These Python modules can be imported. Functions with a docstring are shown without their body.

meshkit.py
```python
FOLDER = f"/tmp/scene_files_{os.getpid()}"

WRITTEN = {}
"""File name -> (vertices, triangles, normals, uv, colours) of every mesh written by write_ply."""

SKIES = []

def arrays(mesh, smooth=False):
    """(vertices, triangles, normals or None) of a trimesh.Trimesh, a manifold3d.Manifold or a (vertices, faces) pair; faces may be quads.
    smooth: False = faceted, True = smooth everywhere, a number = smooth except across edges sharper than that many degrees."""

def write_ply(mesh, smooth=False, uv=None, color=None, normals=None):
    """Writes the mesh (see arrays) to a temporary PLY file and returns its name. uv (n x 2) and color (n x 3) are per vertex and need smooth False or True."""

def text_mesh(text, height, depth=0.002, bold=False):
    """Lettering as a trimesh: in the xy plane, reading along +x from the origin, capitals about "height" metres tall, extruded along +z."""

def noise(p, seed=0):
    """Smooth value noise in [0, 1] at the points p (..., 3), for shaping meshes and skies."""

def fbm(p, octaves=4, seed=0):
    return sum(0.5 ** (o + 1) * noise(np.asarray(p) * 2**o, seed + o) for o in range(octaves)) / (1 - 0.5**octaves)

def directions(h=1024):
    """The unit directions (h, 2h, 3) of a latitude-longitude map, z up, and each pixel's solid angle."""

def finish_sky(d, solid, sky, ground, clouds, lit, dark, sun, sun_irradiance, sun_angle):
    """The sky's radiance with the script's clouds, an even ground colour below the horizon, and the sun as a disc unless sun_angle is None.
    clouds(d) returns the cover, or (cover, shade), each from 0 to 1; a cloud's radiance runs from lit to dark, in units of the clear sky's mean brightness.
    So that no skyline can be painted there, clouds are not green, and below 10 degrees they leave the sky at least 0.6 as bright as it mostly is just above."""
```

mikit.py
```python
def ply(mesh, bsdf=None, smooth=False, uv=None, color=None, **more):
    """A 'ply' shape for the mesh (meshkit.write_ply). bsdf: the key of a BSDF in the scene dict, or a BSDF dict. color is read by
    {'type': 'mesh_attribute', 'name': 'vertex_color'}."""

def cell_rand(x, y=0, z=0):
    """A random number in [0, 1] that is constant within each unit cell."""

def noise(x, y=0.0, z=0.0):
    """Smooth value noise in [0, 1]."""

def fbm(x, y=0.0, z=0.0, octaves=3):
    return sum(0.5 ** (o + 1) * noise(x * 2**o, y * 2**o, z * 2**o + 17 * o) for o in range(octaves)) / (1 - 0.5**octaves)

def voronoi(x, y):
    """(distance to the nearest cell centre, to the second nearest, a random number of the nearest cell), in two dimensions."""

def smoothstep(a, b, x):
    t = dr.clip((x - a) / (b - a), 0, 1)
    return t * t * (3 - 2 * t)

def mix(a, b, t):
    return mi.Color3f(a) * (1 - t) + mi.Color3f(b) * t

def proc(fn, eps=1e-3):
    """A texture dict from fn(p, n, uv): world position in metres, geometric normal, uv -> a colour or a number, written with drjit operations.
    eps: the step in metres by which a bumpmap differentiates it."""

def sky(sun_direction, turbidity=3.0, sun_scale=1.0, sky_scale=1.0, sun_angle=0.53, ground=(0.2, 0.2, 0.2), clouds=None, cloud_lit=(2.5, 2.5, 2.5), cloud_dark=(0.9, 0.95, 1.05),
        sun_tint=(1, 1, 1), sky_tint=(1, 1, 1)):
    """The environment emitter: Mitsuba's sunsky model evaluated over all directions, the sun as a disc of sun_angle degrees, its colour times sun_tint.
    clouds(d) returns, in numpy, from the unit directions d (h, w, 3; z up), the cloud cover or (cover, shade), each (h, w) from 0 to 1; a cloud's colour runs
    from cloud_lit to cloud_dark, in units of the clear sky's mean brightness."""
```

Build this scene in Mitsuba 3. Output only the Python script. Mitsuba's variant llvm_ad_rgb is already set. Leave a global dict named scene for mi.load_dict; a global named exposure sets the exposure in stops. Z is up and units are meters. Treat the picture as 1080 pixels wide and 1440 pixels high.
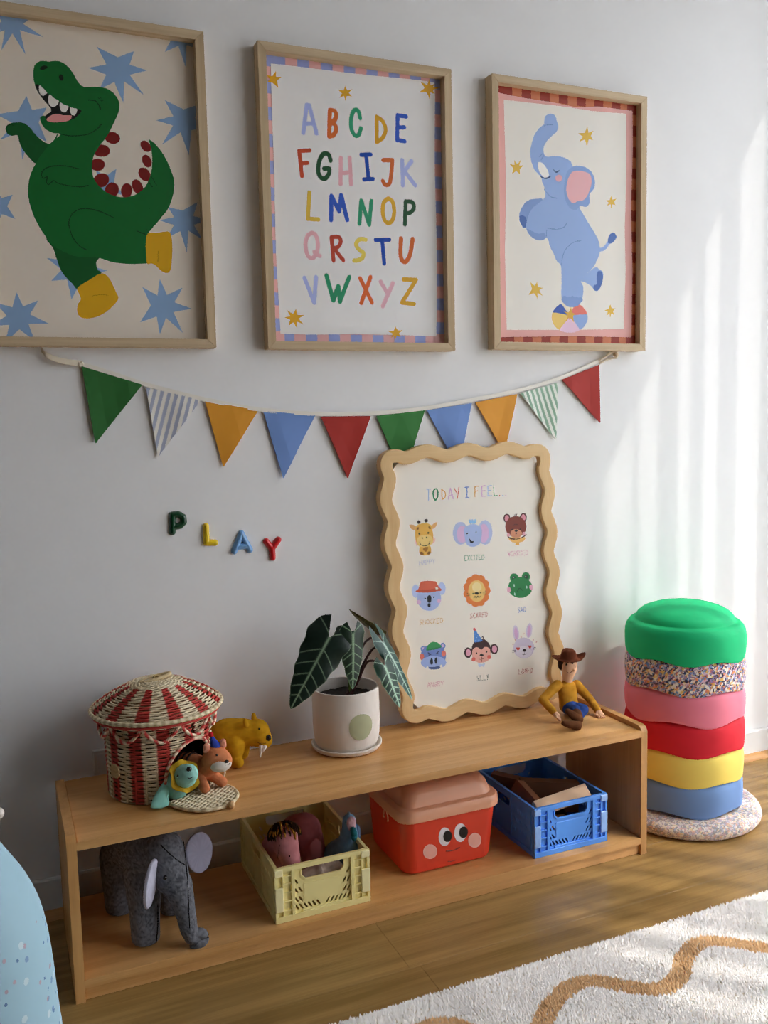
import math, numpy as np, trimesh, shapely, shapely.geometry as sg, shapely.ops as so, manifold3d as m3
import drjit as dr, mitsuba as mi, mikit, meshkit
from mikit import proc, noise, fbm, cell_rand, mix, smoothstep

scene, labels = {'type': 'scene'}, {}
T = mi.ScalarTransform4f
# ------------------------------------------------------------------ camera, sky, exposure
CAM = np.array([-.0701, -1.8311, .9691])
FW = np.array([.39551, .91263, -.10322]); RT = np.array([.91639, -.39962, -.02283]); UP = np.cross(RT, FW)
F_PX = 1259.8
scene['camera'] = {'type': 'perspective', 'fov': math.degrees(2 * math.atan(540 / F_PX)), 'fov_axis': 'x', 'near_clip': .05,
                   'to_world': T().look_at(origin=CAM.tolist(), target=(CAM + FW).tolist(), up=UP.tolist())}
SUN = np.array([1.0, -.93, 1.84])
def haze(d):
    c = meshkit.fbm(d * [2.2, 2.2, 4], 4, 3)
    return np.clip(.35 + .6 * c, 0, 1), np.clip(c - .3, 0, 1)
scene['sky'] = mikit.sky(SUN, turbidity=5, sun_scale=.058, sky_scale=1.0, sun_angle=.8, sun_tint=(.86, 1, 1.2), ground=(.3, .29, .27), clouds=haze, cloud_lit=(2.22, 2.2, 2.2), cloud_dark=(1.3, 1.33, 1.4), sky_tint=(1.01, 1, 1.0))
exposure = 4.36

# ------------------------------------------------------------------ helpers
def lin(h):
    c = np.array([int(h[i:i + 2], 16) for i in (1, 3, 5)]) / 255 if isinstance(h, str) else np.array(h, float)
    return np.where(c <= .04045, c / 12.92, ((c + .055) / 1.055) ** 2.4)
def on(px, py, n, d):
    v = FW + RT * (px - 540) / F_PX - UP * (py - 720) / F_PX; n = np.array(n, float)
    return CAM + v * ((d - n @ CAM) / (n @ v))
def A(px, py, y): return on(px, py, (0, 1, 0), y)      # the point of the upright plane y that is seen at a pixel of the photograph
def AZ(px, py, z): return on(px, py, (0, 0, 1), z)
def numbered(k):
    if k not in scene and k not in labels: return k
    i = 1
    while f'{k}_{i:03d}' in scene or f'{k}_{i:03d}' in labels: i += 1
    return f'{k}_{i:03d}'
def thing(name, label, cat, group=None, **kw):
    k = numbered(name); labels[k] = {'label': label, 'category': cat, **kw}
    if group: labels[k]['group'] = group
    return k
def tm(m):
    if hasattr(m, 'to_mesh'):
        q = m.to_mesh(); m = trimesh.Trimesh(np.array(q.vert_properties[:, :3]), np.array(q.tri_verts), process=False)
    return m
def obj(name, mesh, mat, parent=None, color=None, smooth=False, label=None, **kw):
    """One shape entry; mat is the key of a material. color: one sRGB hex, or linear colours per vertex."""
    k = numbered(f'{parent}__{name}' if parent else name); mesh = tm(mesh)
    if color is not None:
        if not isinstance(color, np.ndarray):
            if smooth not in (True, False): mesh = trimesh.graph.smooth_shade(mesh, angle=math.radians(smooth), facet_minarea=None); smooth = True
            color = np.tile(lin(color), (len(mesh.vertices), 1))
        elif smooth not in (True, False):
            from scipy.spatial import cKDTree
            old = np.array(mesh.vertices); mesh = trimesh.graph.smooth_shade(mesh, angle=math.radians(smooth), facet_minarea=None); color = color[cKDTree(old).query(mesh.vertices)[1]]; smooth = True
    scene[k] = mikit.ply(mesh, mat, smooth=smooth, color=color, **kw)
    if label: labels[k] = {'label': label}
    return k
def struct(name, mesh, mat, parent=None, color=None, smooth=False):
    k = obj(name, mesh, mat, parent, color, smooth)
    if not parent: labels[k] = {'label': name.replace('_', ' '), 'kind': 'structure'}
    return k
def cat(*ms):
    return trimesh.util.concatenate([tm(m) for m in (ms[0] if len(ms) == 1 and isinstance(ms[0], (list, tuple)) else ms)])
def box(x0, x1, y0, y1, z0, z1, b=0):
    if b <= 0:
        m = trimesh.creation.box((x1 - x0, y1 - y0, z1 - z0)); m.apply_translation(((x0 + x1) / 2, (y0 + y1) / 2, (z0 + z1) / 2)); return m
    p = []
    for x in (x0, x1):
        for y in (y0, y1):
            for z in (z0, z1):
                sx, sy, sz = (1 if x == x0 else -1), (1 if y == y0 else -1), (1 if z == z0 else -1)
                p += [(x, y + sy * b, z + sz * b), (x + sx * b, y, z + sz * b), (x + sx * b, y + sy * b, z)]
    return tm(m3.Manifold.hull_points(np.array(p)))
ICO = {n: np.array(trimesh.creation.icosphere(subdivisions=n).vertices) for n in (1, 2, 3)}
def ell(c, r, n=2): return ICO[n] * (np.array(r) if np.ndim(r) else np.ones(3) * r) + np.array(c)
def hull(*pts): return m3.Manifold.hull_points(np.vstack(pts))
def union(ms): return m3.Manifold.batch_boolean(list(ms), m3.OpType.Add) if len(ms) > 1 else ms[0]
def blob(parts, res=.005, it=8, n=2):
    """parts: chains [(centre, radius), ...]; neighbours are hulled, all joined into one smoothed surface."""
    ms = []
    for ch in parts:
        if len(ch) == 1: ms.append(hull(ell(*ch[0], n)))
        for a, b in zip(ch, ch[1:]): ms.append(hull(ell(*a, n), ell(*b, n)))
    t = tm(union(ms).refine_to_length(res))
    t = trimesh.Trimesh(t.vertices, t.faces, process=True); t.merge_vertices()
    trimesh.smoothing.filter_taubin(t, lamb=.6, nu=.55, iterations=it)
    return t
def ball(c, r, n=2):
    t = trimesh.creation.icosphere(subdivisions=n); t.apply_scale(r if np.ndim(r) else [r] * 3); t.apply_translation(c); return t
def spline(pts, n=8, closed=False):
    p = np.array(pts, float); N = len(p); out = []
    idx = (lambda i: i % N) if closed else (lambda i: min(max(i, 0), N - 1))
    for i in range(N if closed else N - 1):
        a, b, c, d = (p[idx(i + k)] for k in (-1, 0, 1, 2))
        for t in np.arange(n) / n:
            out.append(.5 * (2 * b + (c - a) * t + (2 * a - 5 * b + 4 * c - d) * t * t + (3 * b - a - 3 * c + d) * t ** 3))
    if not closed: out.append(p[-1])
    return np.array(out)
def tube(path, r, k=8, closed=False, sx=1.0, up=(0, 0, 1)):
    p = np.array(path, float); N = len(p); r = np.broadcast_to(np.asarray(r, float), (N,))
    t = (np.roll(p, -1, 0) - np.roll(p, 1, 0)) if closed else np.gradient(p, axis=0)
    t /= np.linalg.norm(t, axis=1, keepdims=True) + 1e-12
    u = np.cross(t, up); l = np.linalg.norm(u, axis=1, keepdims=True); u = np.where(l > .05, u / np.maximum(l, 1e-9), np.cross(t, (1.0, .1, 0)))
    u /= np.linalg.norm(u, axis=1, keepdims=True); w = np.cross(u, t)
    a = np.arange(k) * 2 * np.pi / k
    v = p[:, None] + r[:, None, None] * (np.cos(a)[None, :, None] * u[:, None] * sx + np.sin(a)[None, :, None] * w[:, None])
    i = np.arange(N if closed else N - 1)[:, None]; j = np.arange(k)[None]
    q = np.stack([i * k + j, i * k + (j + 1) % k, ((i + 1) % N) * k + (j + 1) % k, ((i + 1) % N) * k + j], -1).reshape(-1, 4)
    f = np.vstack([q[:, [0, 2, 1]], q[:, [0, 3, 2]]]); v = v.reshape(-1, 3)
    if not closed:
        v = np.vstack([v, p[0], p[-1]]); n0 = N * k; jj = np.arange(k)
        f = np.vstack([f, np.c_[np.full(k, n0), jj, (jj + 1) % k], np.c_[np.full(k, n0 + 1), n0 - k + (jj + 1) % k, n0 - k + jj]])
    m = trimesh.Trimesh(v, f, process=False)
    if m.volume < 0: m.invert()
    return m
def grid(P, closed=False):
    """Quad mesh of an (a, b, 3) array of points; closed joins the second axis."""
    a, b = P.shape[:2]; i = np.arange(a - 1)[:, None]; j = np.arange(b if closed else b - 1)[None]
    q = np.stack([i * b + j, i * b + (j + 1) % b, (i + 1) * b + (j + 1) % b, (i + 1) * b + j], -1).reshape(-1, 4)
    return trimesh.Trimesh(P.reshape(-1, 3), np.vstack([q[:, :3], q[:, [0, 2, 3]]]), process=False)
def lathe(prof, k=64, c=(0, 0, 0), wob=None):
    pr = np.array(prof, float); a = np.arange(k) * 2 * np.pi / k
    P = np.stack([pr[:, :1] * np.cos(a), pr[:, :1] * np.sin(a), np.repeat(pr[:, 1:2], k, 1)], -1)
    if wob: P = wob(P, a)
    P[pr[:, 0] < .001, :, :2] = 0
    m = grid(P + np.array(c), True); m.merge_vertices(); m.update_faces(m.nondegenerate_faces())
    if m.volume < 0: m.invert()
    return m
def poly(pts, h, **kw): return [trimesh.creation.extrude_polygon(g, h, engine='earcut') for g in geoms(pts if hasattr(pts, 'area') else sg.Polygon(pts))]
def geoms(g): return [x for x in getattr(g, 'geoms', [g]) if x.geom_type == 'Polygon' and x.area > 1e-12]
def frame3(o, x, y, z):
    m = np.eye(4); m[:3, 0], m[:3, 1], m[:3, 2], m[:3, 3] = x, y, z, o; return m
def placed(m, M): m = m.copy(); m.apply_transform(M); return m
def ngrad(mesh, a, b, s=90, seed=1, amp=1.0):
    """Heathered felt: two colours mixed by noise, per vertex."""
    t = np.clip((meshkit.fbm(np.array(mesh.vertices) * s, 3, seed) - .5) * 2.2 * amp + .5, 0, 1)[:, None]
    return lin(a) * (1 - t) + lin(b) * t

# ------------------------------------------------------------------ materials
VC = {'type': 'mesh_attribute', 'name': 'vertex_color'}
def mat(key, **kw): scene[key] = {'type': 'twosided', 'bsdf': {'type': 'principled', **kw}}
def rgb(c): return {'type': 'rgb', 'value': [float(x) for x in (lin(c) if isinstance(c, str) else c)]}
mat('matte', base_color=VC, roughness=.65, specular=.3)
mat('paper', base_color=VC, roughness=.5, specular=.35)
mat('plastic', base_color=VC, roughness=.38, specular=.5)
mat('gloss', base_color=VC, roughness=.12, specular=.55)
mat('felt', base_color=VC, roughness=1.0, specular=.1, sheen=.35, sheen_tint=.6)
mat('foam', base_color=VC, roughness=.7, specular=.3)
mat('wall_paint', base_color=rgb((.80, .80, .80)), roughness=.85, specular=.2)
mat('dark_paint', base_color=rgb((.09, .087, .082)), roughness=.9, specular=.1)
mat('ceiling_paint', base_color=rgb((.55, .55, .55)), roughness=.9, specular=.1)
mat('white_trim', base_color=rgb((.74, .74, .73)), roughness=.4, specular=.4)
def wood(light, dark, axis, scale=1.0, fine=1.0):
    light, dark = lin(light), lin(dark)
    def fn(p, n, uv):
        q = [p.x, p.y, p.z]; s = [60 * scale] * 3; s[axis] = 2.6 * scale
        a = fbm(q[0] * s[0] + 3, q[1] * s[1], q[2] * s[2], 3)
        s2 = [700.] * 3; s2[axis] = 22.
        b = noise(q[0] * s2[0], q[1] * s2[1] + 5, q[2] * s2[2])
        return mix(light.tolist(), dark.tolist(), dr.clip(smoothstep(.25, .8, a) * .65 + b * .35 * fine, 0, 1))
    return proc(fn)
mat('beech_x', base_color=wood('#d2a168', '#ba854b', 0), roughness=.36, specular=.45)
mat('beech_z', base_color=wood('#cc9a60', '#b47e46', 2), roughness=.4, specular=.4)
mat('oak_x', base_color=wood('#d0ba99', '#b59d7c', 0, 1.3), roughness=.6, specular=.3)
mat('oak_z', base_color=wood('#ceb795', '#b39a78', 2, 1.3), roughness=.6, specular=.3)
mat('pine_x', base_color=wood('#e0bf8c', '#d2aa72', 0, .8), roughness=.5, specular=.35)
mat('pine_z', base_color=wood('#dfbd8a', '#d0a76f', 2, .8), roughness=.5, specular=.35)
def floor_fn(p, n, uv):
    row = dr.floor((p.y + .11) / .18); r = cell_rand(row, 3)
    a = fbm(p.x * 2.2 + r * 40, p.y * 42, r * 9, 4); b = noise(p.x * 14, p.y * 620, r * 5)
    g = fbm(p.x * 5 + 3 * fbm(p.x * 1.5, p.y * 9, 2., 2), p.y * 75, r * 7, 2)
    t = smoothstep(.25, .75, a * .55 + g * .45)
    return mix(lin('#a5834f').tolist(), lin('#7f6235').tolist(), dr.clip(t * .75 + b * .3 + (r - .5) * .3, 0, 1))
mat('oak_floor', base_color=proc(floor_fn), roughness=.32, specular=.45)
PAL = [lin(c).tolist() for c in ('#e9dccb', '#2b3158', '#e58a4c', '#d9b6c8', '#8d86b0', '#efe7da', '#e2ba63', '#b56c7d', '#6f8fc0', '#3a2d44')]
def speck_fn(p, n, uv):
    w = noise(p.x * 260, p.y * 260, p.z * 260) * 1.4; w2 = noise(p.x * 260 + 9, p.y * 260, p.z * 260 + 4) * 1.4
    r = cell_rand(p.x * 240 + w, p.y * 240 + w2, p.z * 240 + w - w2); c = mi.Color3f(*PAL[0])
    for i, q in enumerate(PAL[1:]): c = dr.select(r > (i + 1.6) / 11.2, mi.Color3f(*q), c)
    return c
mat('speckled_foam', base_color=proc(speck_fn), roughness=.75, specular=.25)
PAL2 = [[float(.55 * a + .45 * b) for a, b in zip(c, lin('#e6dcd2'))] for c in PAL]
def pastel_fn(p, n, uv):
    w = noise(p.x * 260, p.y * 260, p.z * 260) * 1.4; w2 = noise(p.x * 260 + 9, p.y * 260, p.z * 260 + 4) * 1.4
    r = cell_rand(p.x * 240 + w, p.y * 240 + w2, p.z * 240 + w - w2); c = mi.Color3f(*PAL2[0])
    for i, q in enumerate(PAL2[1:]): c = dr.select(r > (i + 2.6) / 12.2, mi.Color3f(*q), c)
    return c
mat('pastel_foam', base_color=proc(pastel_fn), roughness=.75, specular=.25)
def dots_fn(p, n, uv):
    c = mi.Color3f(*lin('#9dbfcd').tolist()); a = dr.atan2(p.y + .48, p.x + .16) * .13
    for s, o, th, col in ((26., 0., .12, '#7c9cbd'), (33., 5., .11, '#b09fac'), (24., 11., .14, '#bfd2d9'), (38., 17., .10, '#5f7fa6')):
        f, g, k = mikit.voronoi(a * s + o, p.z * s + o)
        c = dr.select((f < th * (.5 + .5 * k)) & (k > .62) & (p.z < .27), mi.Color3f(*lin(col).tolist()), c)
    return c
mat('speckled_fabric', base_color=proc(dots_fn), roughness=.6, specular=.3)
scene['blind_fabric'] = {'type': 'principledthin', 'base_color': rgb((.86, .86, .85)), 'roughness': .9, 'diff_trans': 1.25, 'spec_trans': 0.0, 'eta': 1.3}

# ------------------------------------------------------------------ the room
XW, HW = 2.06, 2.38          # window wall and window head
L0, Y0, ZC = -2.6, -4.2, 2.55
struct('wall_back', box(L0 - .1, XW + .12, 0, .1, -.05, ZC), 'wall_paint')
struct('wall_left', box(L0 - .1, L0, Y0, 0, -.05, ZC), 'dark_paint')
struct('wall_front', box(L0 - .1, XW + .12, Y0 - .1, Y0, -.05, ZC), 'dark_paint')
struct('ceiling', box(L0 - .1, XW + .12, Y0 - .1, .1, ZC, ZC + .1), 'ceiling_paint')
WY0, WY1 = -2.75, -.10
struct('wall_right', cat(box(XW, XW + .12, WY1, 0, -.05, ZC), box(XW, XW + .12, Y0, WY0, -.05, ZC), box(XW, XW + .12, WY0, WY1, HW, ZC)), 'wall_paint')
wk = struct('window_1', cat([box(XW + .02, XW + .08, y - .025, y + .025, .03, HW) for y in (WY1 - .025, (WY0 + WY1) / 2, WY0 + .025)] + [box(XW + .02, XW + .08, WY0, WY1, z, z + .05) for z in (-.02, HW - .05)]), 'white_trim')
closed = [(-.160, -.10), (-.293, -.239), (-.379, -.345), (-.481, -.420), (-.560, -.535), (-.705, -.626)]
closed += [(-.82, -.77), (-.955, -.885), (-1.085, -1.035), (-1.205, -1.175), (-1.315, -1.285), (-1.46, -1.39)]
yy = -1.52
while yy > WY0 + .06: closed.append((yy - .082 - .02 * math.sin(yy * 31), yy)); yy -= .150 + .02 * math.sin(yy * 17)
for i, (ya, yb_) in enumerate(closed):      # upright fabric strips in front of the window, a gap beside each
    t = np.linspace(0, 1, 9)
    P = np.array([[(XW - .05 + .006 * math.sin(s * math.pi + i), yb_ + (ya - yb_) * s, z) for s in t] for z in (.03, HW * .5, HW + .03)])
    struct('slat', grid(P), 'blind_fabric', wk, smooth=True)
struct('baseboard_back', cat(box(L0, XW, -.012, 0, 0, .0786, .003)), 'white_trim')
qr = trimesh.creation.extrude_polygon(sg.Polygon([(0, 0)] + [(.016 * math.cos(a), .016 * math.sin(a)) for a in np.linspace(0, math.pi / 2, 7)]), XW - L0)
qr.apply_transform(frame3((L0, -.012, 0), (0, -1, 0), (0, 0, 1), (1, 0, 0))); qr.fix_normals()
struct('trim_1', qr, 'beech_x')
fl = struct('floor', box(L0, XW, Y0, 0, -.06, -.006), 'matte', color='#4a3820')
for r in range(-23, 1):      # floor boards, laid along the wall
    y1 = -.11 + (r + 1) * .18 if r < 0 else 0; y0 = -.11 + r * .18
    y1, y0 = min(y1 if r < 0 else .0, 0), max(y0, Y0)
    if r == 0: y0, y1 = -.11, 0.
    off = {-1: 1.249, -2: 1.80, -3: .5695, 0: .62}.get(r, (r * .53) % 1.25)
    xs = sorted({L0, XW, *[x for x in off + 1.25 * np.arange(-5, 5) if L0 + .05 < x < XW - .05]})
    for xa, xb in zip(xs, xs[1:]): struct('plank', box(xa + .00015, xb - .00015, y0 + .00015, y1 - .00015, -.012, 0, .0003), 'oak_floor', fl)

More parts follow.
